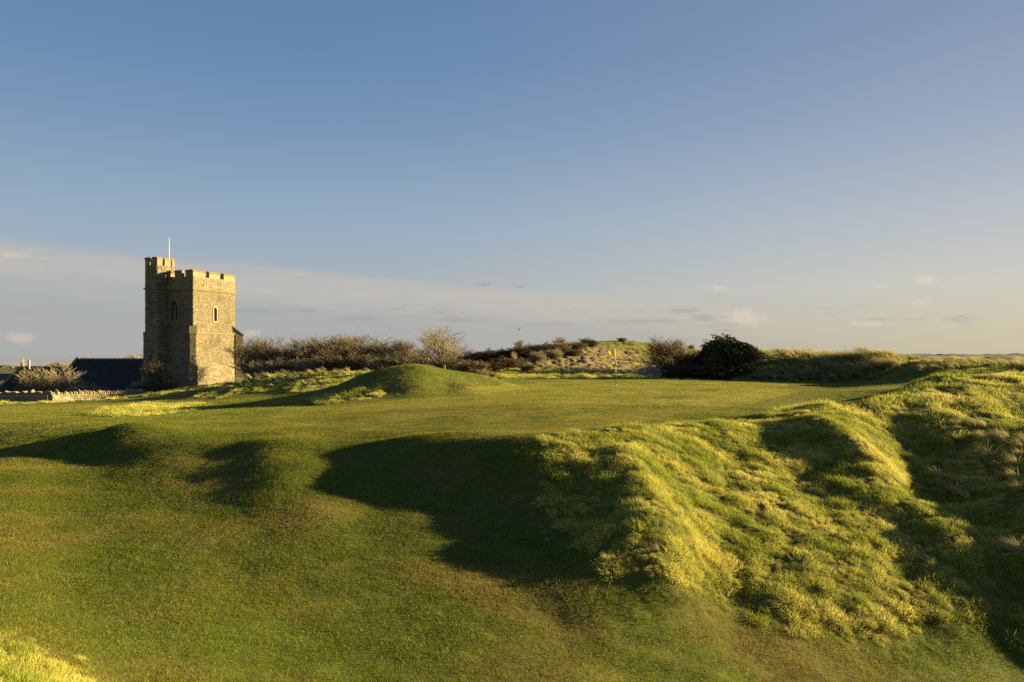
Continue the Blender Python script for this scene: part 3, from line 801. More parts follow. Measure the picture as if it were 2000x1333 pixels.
ROT = R(-23)
CW = Vector((-34.05, 85.0, 0))
def cw(x, y, z=0):                           # church frame -> world
    c, s = math.cos(ROT), math.sin(ROT)
    return (CW.x+x*c-y*s, CW.y+x*s+y*c, z)

def pointed(x0, x1, z0, zs, zt, n=5):
    """pointed-arch outline, spring at zs, tip at zt"""
    xm = (x0+x1)/2; pts_ = [(x0, z0), (x1, z0), (x1, zs)]
    for i in range(1, n): t = i/n; pts_.append((x1+(xm-x1)*(1-math.cos(t*math.pi/2)), zs+(zt-zs)*math.sin(t*math.pi/2)))
    pts_.append((xm, zt))
    for i in range(n-1, 0, -1): t = i/n; pts_.append((x0+(xm-x0)*(1-math.cos(t*math.pi/2)), zs+(zt-zs)*math.sin(t*math.pi/2)))
    pts_.append((x0, zs))
    return pts_

def church():
    random.seed(5)
    ch = empty('church', tuple(CW), ROT)
    tagthing(ch, 'old stone church with battlemented square tower and low slate nave behind the dunes', 'church')
    T = 6.3; ZG = -5.2
    Z1, Z2, Z3, ZT, ZC = -1.05, 2.46, 7.15, 9.0, 8.5
    # body of the tower in three stages
    tw = MB().box(-T, 0, 0, T, Z2-.05, Z3+.02, .5).build('tower_wall', M_MORT, ch)
    lo = MB().box(-T-.12, .12, -.12, T+.12, Z1-.05, Z2-.06, .5).build('tower_lower_stage', M_MORT, ch)
    MB().box(-T-.26, .26, -.26, T+.26, ZG, Z1-.06, .5).build('tower_plinth', M_MORT, ch)
    # openings
    u0, u1 = 2.92, 3.48
    c1 = MB().prism(pointed(u0, u1, 3.78, 5.0, 5.36), lambda p: (.6, p[0], p[1]), lambda p: (-.38, p[0], p[1])).build('cutter', None, ch)
    c2 = MB().prism(pointed(-3.24, -2.12, 3.72, 5.1, 5.95), lambda p: (p[0], -.6, p[1]), lambda p: (p[0], .40, p[1])).build('cutter', None, ch)
    cut(tw, [c1, c2])
    # stones of the two sides seen
    holesR = [(u0-.16, u1+.16, 3.6, 5.6)]; holesL = [(2.0, 3.36, 3.6, 6.2)]
    R_ = lambda o: (lambda u, z, d: (o+d, u-o, z))            # right-hand face, u runs along +y
    L_ = lambda o: (lambda u, z, d: (-u+o, -o-d, z))          # left-hand face, u runs along -x
    def skin(name, parts, mat):
        mb = MB()
        for a in parts: stone_skin(mb, *a[:-1], **a[-1])
        o = mb.build(name, mat, ch); o['kind'] = 'stuff'
    skin('rubble_stones', [(R_(0), T, Z2+.12, Z3-.1, .135, .10, .27, holesR, dict(seed=1)), (R_(.12), T+.24, Z1+.1, Z2-.08, .135, .10, .27, [], dict(seed=2)),
                          (R_(.26), T+.52, ZG, Z1-.1, .2, .2, .5, [], dict(seed=3)), (R_(0), T, Z3+.12, ZC-.02, .2, .25, .5, [], dict(seed=4))], M_RUB)
    skin('side_rubble_stones', [(L_(0), 3.6, Z2+.12, Z3-.1, .135, .10, .27, holesL, dict(seed=5)), (L_(.12), 3.8, Z1+.1, Z2-.08, .135, .10, .27, [], dict(seed=6)),
                               (L_(.26), 3.9, ZG, Z1-.1, .2, .2, .5, [], dict(seed=7)), (L_(0), 3.6, Z3+.12, ZC-.02, .2, .25, .5, [], dict(seed=8))], M_RUB)
    # string courses with a sloping top
    def string(name, o, z, h, p):
        x0, x1, y0, y1 = -T-o, o, -o, T+o
        mb = MB().box(x0-p, x1+p, y0-p, y1+p, z-h/2, z+h*.15, .4)
        vs = [(x0-p, y0-p, z+h*.15), (x1+p, y0-p, z+h*.15), (x1+p, y1+p, z+h*.15), (x0-p, y1+p, z+h*.15), (x0+.003, y0+.003, z+h*.6), (x1-.003, y0+.003, z+h*.6), (x1-.003, y1-.003, z+h*.6), (x0+.003, y1-.003, z+h*.6)]
        mb.add(vs, [(0, 1, 5, 4), (1, 2, 6, 5), (2, 3, 7, 6), (3, 0, 4, 7), (4, 5, 6, 7)], .4)
        return mb.build(name, M_ASH, ch)
    string('string_course', 0, Z3, .2, .13); string('string_course', .0, Z2+.02, .22, .20); string('string_course', .12, Z1, .22, .20)
    # parapet: hollow, with merlons
    th = .42
    pb = MB()
    pb.box(-th, 0, 0, T, Z3+.12, ZC, .5).box(-T, -T+th, 0, T, Z3+.12, ZC, .5)
    pb.box(-T+th, -th, 0, th, Z3+.12, ZC-.001, .5).box(-T+th, -th, T-th, T, Z3+.12, ZC-.001, .5)
    pb.build('parapet', M_ASH, ch)
    MB().box(-T+th, -th, th, T-th, Z3+.2, Z3+.35, .5).build('tower_roof', plain_mat('lead', (.12, .12, .12)), ch)
    def coping(o, x0, x1, y0, y1, z, ax):
        p = .07; mb = MB()
        if ax == 'y':
            xm = (x0+x1)/2; mb.prism([(x0-p, z), (x1+p, z), (x1+p, z+.07), (xm+.05, z+.24), (xm-.05, z+.24), (x0-p, z+.07)], lambda q: (q[0], y0-p, q[1]), lambda q: (q[0], y1+p, q[1]), .6)
        else:
            ym = (y0+y1)/2; mb.prism([(y0-p, z), (y1+p, z), (y1+p, z+.07), (ym+.05, z+.24), (ym-.05, z+.24), (y0-p, z+.07)], lambda q: (x0-p, q[0], q[1]), lambda q: (x1+p, q[0], q[1]), .6)
        return mb.build('coping', M_COP, o)
    mer = [(0, 1.78), (2.34, 3.98), (4.54, T)]
    for a, b in mer:
        for x0 in (-th, -T):
            o = MB().box(x0+.004, x0+th-.004, a+.004, b-.004, ZC-.02, ZT, .7).build('merlon', M_RUB, ch); coping(o, x0, x0+th, a, b, ZT, 'y')
        if x0 == -T: pass
    for a, b in [(0, .0), (1.66, 2.60), (3.2, 3.95), (4.9, 5.8)]:
        if b == 0: continue
        for y0 in (0, T-th):
            if y0 == 0 and a > 3.6: continue
            o = MB().box(-b+.004, -a-.004, y0+.004, y0+th-.004, ZC-.02, ZT, .6).build('merlon', M_RUB, ch); coping(o, -b, -a, y0, y0+th, ZT, 'x')
    o = MB().box(-1.06, -th-.003, .004, th-.004, ZC-.02, ZT, .6).build('merlon', M_RUB, ch); coping(o, -1.06, -th-.08, 0, th, ZT, 'x')
    o = MB().box(-1.06, -th-.003, T-th+.004, T-.004, ZC-.02, ZT, .6).build('merlon', M_RUB, ch); coping(o, -1.06, -th-.08, T-th, T, ZT, 'x')
    # lancet in the sunlit face
    mb = MB(); outer = pointed(u0-.09, u1+.09, 3.70, 5.0, 5.48); inner_ = pointed(u0+.02, u1-.02, 3.80, 4.98, 5.32)
    def ring(mb, A, B, f, d0, d1, c=.6):
        n_ = len(A)
        for i in range(n_):
            j = (i+1) % n_; vs = []
            for d in (d0, d1): vs += [f(A[i], d), f(A[j], d), f(B[j], d), f(B[i], d)]
            mb.add(vs, [(0, 1, 2, 3), (4, 7, 6, 5), (0, 4, 5, 1), (1, 5, 6, 2), (2, 6, 7, 3), (3, 7, 4, 0)], c)
    fR = lambda p, d: (d, p[0], p[1]); fL = lambda p, d: (p[0], -d, p[1])
    ring(mb, outer, inner_, fR, -.05, .06)
    wn = mb.build('lancet_window', M_PALE, ch)
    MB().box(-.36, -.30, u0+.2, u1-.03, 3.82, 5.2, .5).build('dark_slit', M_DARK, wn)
    MB().prism([(u0, 3.79), (u0+.26, 3.79), (u0+.26, 5.12), (u0+.05, 4.98), (u0, 4.9)], lambda p: (-.26, p[0], p[1]), lambda p: (-.12, p[0], p[1]), .8).build('pale_blocking', M_PALE, wn)
    # two-light belfry window in the shaded face
    mb = MB(); ring(mb, pointed(-3.38, -1.98, 3.6, 5.12, 6.1), pointed(-3.22, -2.14, 3.76, 5.1, 5.9), fL, -.05, .05)
    wn = mb.build('belfry_window', M_ASH, ch)
    mb = MB(); ring(mb, pointed(-3.56, -1.80, 5.0, 5.2, 6.32)[2:-1]+[(-3.56, 5.18)], pointed(-3.42, -1.94, 5.0, 5.16, 6.16)[2:-1]+[(-3.42, 5.14)], fL, -.02, .13)
    mb.build('hood_mould', M_ASH, wn)
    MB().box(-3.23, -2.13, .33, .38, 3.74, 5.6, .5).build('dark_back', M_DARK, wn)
    MB().box(-2.74, -2.62, .06, .24, 3.74, 5.55, .6).build('mullion', M_ASH, wn)
    for xa, xb in ((-3.2, -2.74), (-2.62, -2.16)):
        mb = MB(); ring(mb, pointed(xa, xb, 3.74, 5.12, 5.5), pointed(xa+.05, xb-.05, 3.80, 5.1, 5.42), fL, -.22, -.08); mb.build('light_arch', M_ASH, wn)
        for k in range(5):
            z = 3.85+k*.29
            MB().add([(xa+.04, .10, z), (xb-.04, .10, z), (xb-.04, .30, z+.16), (xa+.04, .30, z+.16), (xa+.04, .10, z+.03), (xb-.04, .10, z+.03), (xb-.04, .30, z+.19), (xa+.04, .30, z+.19)],
                     [(0, 1, 2, 3), (4, 7, 6, 5), (0, 4, 5, 1), (2, 6, 7, 3), (1, 5, 6, 2), (0, 3, 7, 4)], .5).build('louvre', M_LOUV, wn)
    # stair turret
    X0, X1, Y0, Y1 = -5.35, -3.6, -1.42, .95
    ZTT = 10.35; ZTC = 9.72
    tu = MB().box(X0, X1, Y0, -.004, Z2-.05, ZC, .4).box(X0, X1, Y0, Y1, ZC+.003, ZTC, .4)
    tu.box(X0-.12, X1+.12, Y0-.12, -.13, Z1-.05, Z2-.06, .4).box(X0-.26, X1+.26, Y0-.26, -.27, ZG, Z1-.06, .4)
    tu = tu.build('stair_turret', M_MORT, ch)
    hF = [(.78, 1.0, 3.98, 4.65)]; hF2 = [(.9, 1.12, -.72, .1)]
    def skin2(name, parts, mat, par):
        mb = MB()
        for a in parts: stone_skin(mb, *a[:-1], **a[-1])
        o = mb.build(name, mat, par); o['kind'] = 'stuff'
    F = lambda o: (lambda u, z, d: (X0-o+u, Y0-o-d, z)); S = lambda o: (lambda u, z, d: (X1+o+d, Y0-o+u, z))
    kw = dict(proud=(.035, .075), jit=.012, gap=.045)
    skin2('coursed_stones', [(F(0), X1-X0, Z2+.12, ZTC, .30, .3, .7, hF, dict(seed=11, **kw)), (F(.12), X1-X0+.24, Z1+.1, Z2-.08, .30, .3, .7, hF2, dict(seed=12, **kw)), (F(.26), X1-X0+.52, ZG, Z1-.1, .3, .3, .7, [], dict(seed=13, **kw)),
                             (S(0), -Y0-.05, Z2+.12, ZC, .30, .3, .7, [], dict(seed=14, **kw)), (S(0), Y1-Y0, ZC, ZTC, .30, .3, .7, [], dict(seed=15, **kw)), (S(.12), -Y0-.02, Z1+.1, Z2-.08, .30, .3, .7, [], dict(seed=16, **kw)), (S(.26), -Y0-.02, ZG, Z1-.1, .3, .3, .7, [], dict(seed=17, **kw))], M_RUB, tu)
    for z, o, h in ((Z3+.05, 0, .16), (Z2, .03, .2), (Z1, .14, .2)):
        MB().box(X0-.12-o, X1+.12+o, Y0-.12-o, -.21, z-h/2, z+h/2, .4).build('turret_string', M_ASH, tu)
    for (a, b, c, d) in ((.78, 1.0, 3.98, 4.65),):
        w_ = MB().box(X0+a, X0+b, Y0-.06, Y0-.02, c, d, .5).build('turret_slit', M_ASH, tu)
    def slit(xa, xb, z0, z1, yf):
        mb = MB().box(xa-.07, xa, yf-.09, yf, z0, z1, .5).box(xb, xb+.07, yf-.09, yf, z0, z1, .5).box(xa-.07, xb+.07, yf-.09, yf, z1, z1+.1, .5).box(xa-.07, xb+.07, yf-.09, yf, z0-.1, z0, .5)
        mb.build('slit_surround', M_ASH, tu)
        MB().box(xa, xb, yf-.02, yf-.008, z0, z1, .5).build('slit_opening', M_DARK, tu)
    slit(X0+.85, X0+.99, 4.05, 4.6, Y0-.07); slit(X0+.86, X0+1.0, -.6, 0, Y0-.19)
    # turret battlements
    th2 = .3
    for (xa, xb, ya, yb, ax) in [(X1-th2, X1, Y0, Y0+.72, 'y'), (X1-th2, X1, Y0+1.02, Y1-.5, 'y'), (X1-th2, X1, Y1-.32, Y1, 'y'),
                                 (X0, X0+.62, Y0, Y0+th2, 'x'), (X0+.98, X1-th2-.01, Y0, Y0+th2, 'x'), (X0, X0+th2, Y0+th2+.1, Y0+1.1, 'y'), (X0, X0+th2, Y1-.8, Y1-th2-.01, 'y'),
                                 (X0, X0+.62, Y1-th2, Y1, 'x'), (X0+.98, X1-th2-.01, Y1-th2, Y1, 'x')]:
        o = MB().box(xa+.004, xb-.004, ya+.004, yb-.004, ZTC-.02, ZTT, .6).build('turret_merlon', M_RUB, ch); coping(o, xa, xb, ya, yb, ZTT, ax)
    # diagonal buttresses
    def buttress(cx, cy, ang, name='buttress', step=0):
        e = link(bpy.data.objects.new(name, None), ch); e.location = (cx, cy, 0); e.rotation_euler = (0, 0, ang); e.empty_display_size = .2
        w = .33
        def prof(p0, p1, zt, zl, dx):                       # x outwards, sloped top
            return MB().prism([(-.5, ZG), (p1, ZG), (p1, zl), (-.5, zt)], lambda q: (q[0], -w-dx, q[1]), lambda q: (q[0], w+dx, q[1]), .5)
        prof(0, .86, 3.45, 2.35, 0).build('buttress_shaft', M_MORT, e)
        MB().prism([(-.2, ZG), (1.16, ZG), (1.16, Z1-.15), (.87, Z1+.05), (-.2, Z1+.05)], lambda q: (q[0], -w-.1, q[1]), lambda q: (q[0], w+.1, q[1]), .5).build('buttress_foot', M_MORT, e)
        mb = MB()
        kw = dict(proud=(.02, .045))
        for sgn in (-1, 1):
            stone_skin(mb, (lambda u, z, d, s=sgn: (u, s*(w+d), z)), .86, Z1+.1, 2.3, .22, .2, .45, [], seed=31+sgn, **kw)
            stone_skin(mb, (lambda u, z, d, s=sgn: (u, s*(w+.1+d), z)), 1.16, ZG, Z1-.12, .22, .2, .45, [], seed=35+sgn, **kw)
        stone_skin(mb, (lambda u, z, d: (.86+d, -w+u, z)), 2*w, Z1+.1, 2.3, .24, .25, .45, [], seed=40, **kw)
        stone_skin(mb, (lambda u, z, d: (1.16+d, -w-.1+u, z)), 2*w+.2, ZG, Z1-.12, .24, .25, .45, [], seed=41, **kw)
        o = mb.build('buttress_stones', M_RUB, e); o['kind'] = 'stuff'
        MB().prism([(-.45, 3.47), (.93, 2.36), (.93, 2.28), (.87, 2.28), (-.45, 3.37)], lambda q: (q[0], -w-.05, q[1]), lambda q: (q[0], w+.05, q[1]), .5).build('weathering', M_COP, e)
    buttress(.02, -.02, R(-45)); buttress(.02, T+.02, R(45)); buttress(-T-.02, T+.02, R(135))
    # nave, chancel
    def roofed(name, xa, xb, yc, hw, zr, ze, gable):
        wl = MB().prism([(yc-hw+.25, ZG), (yc+hw-.25, ZG), (yc+hw-.25, ze), (yc, zr-.25), (yc-hw+.25, ze)], lambda q: (xa, q[0], q[1]), lambda q: (xb, q[0], q[1]), .4).build(name+'_wall', M_RUB, ch)
        rf = link(bpy.data.objects.new(name+'_roof', None), ch)
        for s in (-1, 1):
            mb = MB(); n_ = int(math.hypot(hw, zr-ze)/.26); g = random.Random(s+7)
            for i in range(n_):
                t0, t1 = i/n_, (i+1)/n_
                ya, za = yc+s*hw*t0, zr+(ze-zr)*t0; yb, zb = yc+s*hw*t1, zr+(ze-zr)*t1
                nx_, nz_ = (zr-ze)/math.hypot(hw, zr-ze)*s, hw/math.hypot(hw, zr-ze)
                x = xa-g.uniform(0, .3)
                while x > xb:
                    x2 = max(x-g.uniform(.26, .34), xb); k = .012+g.uniform(0, .012)
                    A, B = min(x, xa), x2
                    vs = [(A, ya+nx_*.004, za+nz_*.004), (B+.008, ya+nx_*.004, za+nz_*.004), (B+.008, yb+nx_*(.02+k), zb+nz_*(.02+k)), (A, yb+nx_*(.02+k), zb+nz_*(.02+k)), (A, yb, zb), (B+.008, yb, zb)]
                    mb.add(vs, [(0, 1, 2, 3), (3, 2, 5, 4)], g.random()); x = x2
            o = mb.build('slates', M_SLATE, rf); o['kind'] = 'stuff'
        MB().prism([(yc-.11, zr-.10), (yc+.11, zr-.10), (yc+.05, zr+.09), (yc-.05, zr+.09)], lambda q: (xa, q[0], q[1]), lambda q: (xb+.3, q[0], q[1]), .2).build('ridge_tiles', plain_mat('ridge', (.13, .12, .10), noise=.4), rf)
        if gable:
            for s in (-1, 1):
                MB().prism([(yc, zr-.1), (yc+s*(hw+.12), ze-.22), (yc+s*(hw+.12), ze+.05), (yc, zr+.22)], lambda q: (xb-.12, q[0], q[1]), lambda q: (xb+.32, q[0], q[1]), .8).build('gable_coping', M_COP, ch)
    roofed('nave', -T+.02, -21.4, 3.1, 3.7, -.40, -3.95, True)
    roofed('chancel', -21.53, -31.2, 3.1, 3.3, -1.45, -4.2, True)
    # stone cross on the far gable
    cx = -31.1; z = -1.2
    cr = MB().box(cx-.16, cx+.16, 2.94, 3.26, z, z+.22, .6).box(cx-.07, cx+.07, 3.02, 3.18, z+.22, z+.82, .6).box(cx-.06, cx+.06, 2.84, 3.02, z+.50, z+.63, .6).box(cx-.06, cx+.06, 3.18, 3.36, z+.50, z+.63, .6)
    cr.build('gable_cross', M_COP, ch)
    return ch

church()

# flagpole on the turret
x, y, z = cw(-3.78, .35)
fp = MB().tube((0, 0, 0), (0, 0, 3.2), .045, .028, 8).build('flagpole', plain_mat('white_pole', (.62, .60, .55)), None, True)
fp.location = (x, y, 9.75); tagthing(fp, 'thin pale flagpole without a flag on top of the stair turret', 'flagpole')
k = MB().tube((0, 0, 3.2), (0, 0, 3.27), .06, .05, 8).build('finial', plain_mat('brown_cap', (.18, .12, .08)), fp)

# churchyard wall, two runs meeting at a corner, with upright stones along the top
def yard_wall():
    g = random.Random(9)
    A = Vector(at(98, 64.0)); B = Vector(at(285, 74.5)); Cc = Vector(at(-70, 67.5))
    for (P0, P1, lab, zt0, zt1) in ((A, B, 'low rubble wall of the churchyard, sunlit run with jagged upright top stones', -2.92, -3.22), (A, Cc, 'low rubble wall of the churchyard, shaded run going left from the corner', -2.92, -3.12)):
        d = (P1-P0); L = d.length; e = empty('churchyard_wall', (P0.x, P0.y, 0), math.atan2(d.y, d.x)); tagthing(e, lab, 'wall', 'churchyard walls')
        top = lambda u: zt0+(zt1-zt0)*u/L-.22
        side = 1 if P1 is Cc else -1                        # side facing the viewer: y<0 for the right run
        xs = [L*i/12 for i in range(13)]; mb = MB()
        u_start = .23 if P1 is Cc else 0
        for a, b in zip(xs[:-1], xs[1:]):
            a = max(a, u_start)
            mb.add([(a, -.2, -5), (b, -.2, -5), (b, .2, -5), (a, .2, -5), (a, -.2, top(a)), (b, -.2, top(b)), (b, .2, top(b)), (a, .2, top(a))], [(0, 3, 2, 1), (4, 5, 6, 7), (0, 1, 5, 4), (2, 3, 7, 6), (0, 4, 7, 3), (1, 2, 6, 5)], .5)
        mb.build('wall_core', M_MORT, e)
        mb = MB()
        stone_skin(mb, (lambda u, z, dd: (u, side*(.2+dd), z+(top(u)-top(0)))), L, -5, top(0)-.01, .13, .15, .4, [], proud=(.02, .06), seed=50+side)
        stone_skin(mb, (lambda u, z, dd: (u, -side*(.2+dd), z+(top(u)-top(0)))), L, -5, top(0)-.01, .16, .15, .4, [], proud=(.02, .06), seed=60+side)
        o = mb.build('rubble_stones', M_WALL, e); o['kind'] = 'stuff'
        u = u_start+.02
        protos = []
        for k in range(6):
            h = [.20, .26, .30, .24, .34, .28][k]; w = .055+.012*(k % 3)
            q = [(-.19, 0), (.19, 0), (.17, h*.7), (.08, h), (-.06, h*1.03), (-.18, h*.66)]
            protos.append(MB().prism(q, lambda p: (-w, p[0], p[1]), lambda p: (w, p[0]*.92, p[1]*.93), g.random()).mesh('top_stone', M_WALL))
        while u < L-.08:
            k = g.randrange(6)
            o = link(bpy.data.objects.new('top_stone', protos[k]), e)
            o.location = (u, 0, top(u)-.01); o.rotation_euler = (g.uniform(-.12, .12), g.uniform(-.25, .2), g.uniform(-.2, .2)); o.scale = (1, g.uniform(.85, 1.05), g.uniform(.75, 1.25))
            u += g.uniform(.18, .32)
M_WALL = stone_mat('yard_wall_stone', (.17, .145, .085), (.34, .30, .20), (.25, .215, .14))
yard_wall()

# ================================================================== bare trees and bushes
def bark_mat(name, a, b):
    m, nt, bs, out = new_mat(name); rnd = attr(nt, 'rnd')
    c = mixc(nt, rnd, a, b); nt.links.new(c, bs.inputs['Base Color']); return m
M_TWIG = bark_mat('brown_twigs', (.095, .075, .040), (.215, .165, .09))
M_PALETWIG = bark_mat('pale_twigs', (.17, .145, .085), (.32, .28, .17))
M_DARKTWIG = bark_mat('dark_twigs', (.040, .030, .018), (.11, .078, .042))
M_RED = bark_mat('bramble_twigs', (.085, .062, .032), (.19, .135, .07))
M_MIDTWIG = bark_mat('mid_twigs', (.07, .055, .03), (.16, .12, .065))
M_BARK = bark_mat('bark', (.10, .09, .06), (.20, .17, .11))
M_PALEBARK = bark_mat('pale_bark', (.22, .19, .12), (.30, .26, .17))

def tube_mesh(name, segs, mat, sides=3):
    S_ = np.array([s[:8] for s in segs]); rn = np.array([s[8] for s in segs])
    a = S_[:, :3]; b = S_[:, 3:6]; r0 = S_[:, 6]; r1 = S_[:, 7]
    d = b-a; d /= np.linalg.norm(d, axis=1)[:, None]+1e-9
    ref = np.where(np.abs(d[:, 2:3]) > .9, np.array([[1., 0, 0]]), np.array([[0, 0, 1.]]))
    u = np.cross(d, ref); u /= np.linalg.norm(u, axis=1)[:, None]; w = np.cross(d, u)
    vs = []
    for p, r in ((a, r0), (b, r1)):
        for k in range(sides):
            t = 2*np.pi*k/sides; vs.append(p+(u*math.cos(t)+w*math.sin(t))*r[:, None])
    V = np.stack(vs, 1).reshape(-1, 3); base = np.arange(len(segs))[:, None]*2*sides
    q = np.concatenate([base+np.array([[k, (k+1) % sides, sides+(k+1) % sides, sides+k]]) for k in range(sides)], 0)
    me = np_mesh(name, V, q, None, smooth=True); add_attr(me, 'rnd', np.repeat(rn, 2*sides)); me.materials.append(mat)
    return me

def grow_tree(seed, h=4.5, spread=1.0, stems=3, kids=(6, 6, 6), lean=(0, 0), trunk=.0, twig=.011, up=.5, r0=.09, crown0=.15):
    """returns (limb segments, twig segments); crown as a fountain of ever finer branches"""
    g = random.Random(seed); limbs = []; twigs = []
    L = [h*.62, h*.36, h*.22, h*.15]
    def branch(p, d, ln, r, lev):
        n = (4, 3, 3, 2)[lev]; q = p.copy(); dd = d.copy(); pts_ = [q.copy()]
        for i in range(n):
            dd = (dd + Vector((g.gauss(0, .12), g.gauss(0, .12), up*.20+g.gauss(0, .06))) + Vector((lean[0], lean[1], 0))*.10).normalized()
            q2 = q+dd*ln/n
            ra, rb = r*(1-.7*i/n), r*(1-.7*(i+1)/n)
            (limbs if lev < 2 else twigs).append((*q, *q2, max(ra, twig*.8), max(rb, twig*.55), g.random()))
            q = q2; pts_.append(q.copy())
        if lev < 3:
            kk = kids[lev]
            for i in range(kk):
                t = (crown0 if lev == 0 else .15)+(1-(crown0 if lev == 0 else .15))*(i+g.random())/kk
                f = t*n; j = min(int(f), n-1); b = pts_[j].lerp(pts_[j+1], f-j)
                ang = g.uniform(0, 2*math.pi); side = Vector((math.cos(ang), math.sin(ang), g.uniform(-.15, .35)))
                nd = (dd*(.75 if lev else .8)+side*(.75*spread)).normalized()
                branch(b, nd, L[lev+1]*g.uniform(.7, 1.2)*(1.15-.45*t), max(r*(1-.7*t)*.55, twig), lev+1)
    for s in range(stems):
        a = 2*math.pi*(s+g.random()*.6)/stems; o = (.0 if stems == 1 else .22+.35*g.random())*spread
        d = Vector((math.cos(a)*o+lean[0]*.4, math.sin(a)*o+lean[1]*.4, 1)).normalized()
        p = Vector((math.cos(a)*.12*(stems > 1), math.sin(a)*.12*(stems > 1), -.25))
        branch(p, d, L[0]*g.uniform(.85, 1.15), r0*g.uniform(.8, 1.1), 0)
    return limbs, twigs

def variant(nm, seed, mat, lmat, **kw):
    l, t = grow_tree(seed, **kw)
    zs = float(np.percentile([s[5] for s in t], 99.6)); xs = [float(np.percentile([s[3] for s in t], q)) for q in (4, 96)]
    return (tube_mesh(nm+'_limbs', l, lmat, 4), tube_mesh(nm+'_twigs', t, mat, 3), zs, (max(xs)-min(xs)))

VT = {
 'tree_a': variant('tree', 1, M_TWIG, M_BARK, h=4.6, spread=1.0, stems=5, kids=(8, 7, 6), lean=(-.5, 0), r0=.085, crown0=.1, twig=.014),
 'tree_b': variant('tree', 2, M_TWIG, M_BARK, h=4.6, spread=1.1, stems=4, kids=(9, 7, 7), lean=(-.6, .1), r0=.10, crown0=.1, twig=.014),
 'tree_c': variant('tree', 3, M_TWIG, M_BARK, h=4.4, spread=1.15, stems=6, kids=(8, 6, 6), lean=(-.4, 0), r0=.07, crown0=.08, twig=.014),
 'dark': variant('darktree', 4, M_MIDTWIG, M_DARKTWIG, h=4.5, spread=1.0, stems=4, kids=(8, 7, 6), lean=(-.2, 0), r0=.10, crown0=.25),
 'pale': variant('paletree', 6, M_PALETWIG, M_PALEBARK, h=5.2, spread=.95, stems=2, kids=(12, 7, 7), lean=(0, 0), r0=.13, crown0=.12, up=.40, twig=.010),
 'scrub_a': variant('scrub', 7, M_TWIG, M_TWIG, h=2.0, spread=1.2, stems=12, kids=(6, 6, 5), r0=.03, crown0=.1, twig=.011),
 'scrub_b': variant('scrub', 8, M_PALETWIG, M_PALETWIG, h=2.0, spread=1.0, stems=12, kids=(6, 6, 5), r0=.03, crown0=.1, twig=.010),
 'bramble_a': variant('bramble', 9, M_RED, M_RED, h=1.7, spread=1.5, stems=16, kids=(7, 6, 5), r0=.025, up=.05, crown0=.05, twig=.013),
 'bramble_b': variant('bramble', 10, M_DARKTWIG, M_DARKTWIG, h=1.7, spread=1.6, stems=16, kids=(7, 6, 5), r0=.025, up=.05, crown0=.05, twig=.012),
}

def plant(name, kind, px, Y, top_py, w_px, label, cat, group=None, rot=None, sink=0.1, parts=('limbs', 'twigs'), base=None):
    lm, tw, h0, w0 = VT[kind]
    X, Y = at(px, Y); z = (float(gz(X, Y)) if base is None else base)-sink
    top = -(top_py-HY)/FPX*Y
    e = empty(name, (X, Y, z), (hash((px, top_py)) % 100)/100*.8-.4 if rot is None else rot)
    sz = max((top-z)/h0, .15); sx = w_px/FPX*Y/w0
    e.scale = (sx, sx, sz)
    link(bpy.data.objects.new(parts[0], lm), e); link(bpy.data.objects.new(parts[1], tw), e)
    tagthing(e, label, cat, group)
    return e

ROW = 'bare trees between the tower and the pale tree'
for i, (k, px, Y, tp, w, lab) in enumerate([
    ('dark', 503, 97, 664, 40, 'bare dark limbed tree close against the right side of the tower'),
    ('tree_a', 527, 81, 658, 78, 'rounded bare tree, second from the tower, with dense brown twigs'),
    ('dark', 566, 86, 668, 62, 'lower bare tree with spread dark limbs in the dip of the row'),
    ('tree_b', 612, 82, 660, 72, 'bare tree with twigs swept left, just right of the dip in the row'),
    ('tree_c', 652, 80, 657, 92, 'broad brown bare tree left of the middle of the row'),
    ('tree_a', 690, 84, 654, 84, 'tallest brown bare tree in the middle of the row'),
    ('tree_b', 728, 82, 657, 84, 'bare tree right of the tallest one, twigs swept left'),
    ('tree_c', 765, 81, 660, 88, 'broad brown bare tree near the right end of the row'),
    ('tree_a', 797, 84, 668, 52, 'brown bare tree partly behind the pale tree'),
    ('tree_b', 838, 88, 682, 56, 'brown bare tree filling the gap low behind the pale tree'),
    ('tree_c', 884, 84, 684, 44, 'small bare tree right of the pale tree, sloping down to the brambles')]):
    plant('bare_tree', k, px, Y, tp, w, lab, 'tree', ROW)
plant('bare_tree', 'pale', 847, 76, 640, 84, 'tall pale barked bare tree with fan shaped crown standing above the row', 'tree')
SC = 'leafless scrub in front of the trees'
for (k, px, Y, tp, w, lab) in [
    ('scrub_a', 497, 78, 700, 36, 'low twiggy bush at the foot of the tower buttress'), ('scrub_b', 520, 76, 702, 56, 'pale twiggy bush right of the tower foot'),
    ('scrub_a', 560, 76, 700, 60, 'brown twiggy bush under the dip in the trees'), ('scrub_b', 606, 75, 698, 58, 'pale twiggy bush under the left swept tree'),
    ('scrub_a', 650, 74, 690, 62, 'twiggy undergrowth bush left of the middle of the tree row'), ('scrub_a', 700, 74, 688, 66, 'twiggy undergrowth bush below the tallest brown tree'),
    ('scrub_b', 745, 73, 690, 62, 'pale undergrowth bush behind the left shoulder of the mound'), ('scrub_a', 790, 73, 690, 62, 'brown undergrowth bush directly behind the mound top'),
    ('scrub_a', 875, 72, 695, 60, 'brown bush behind the fence post right of the mound')]:
    plant('bare_bush', k, px, Y, tp, w, lab, 'bush', SC)
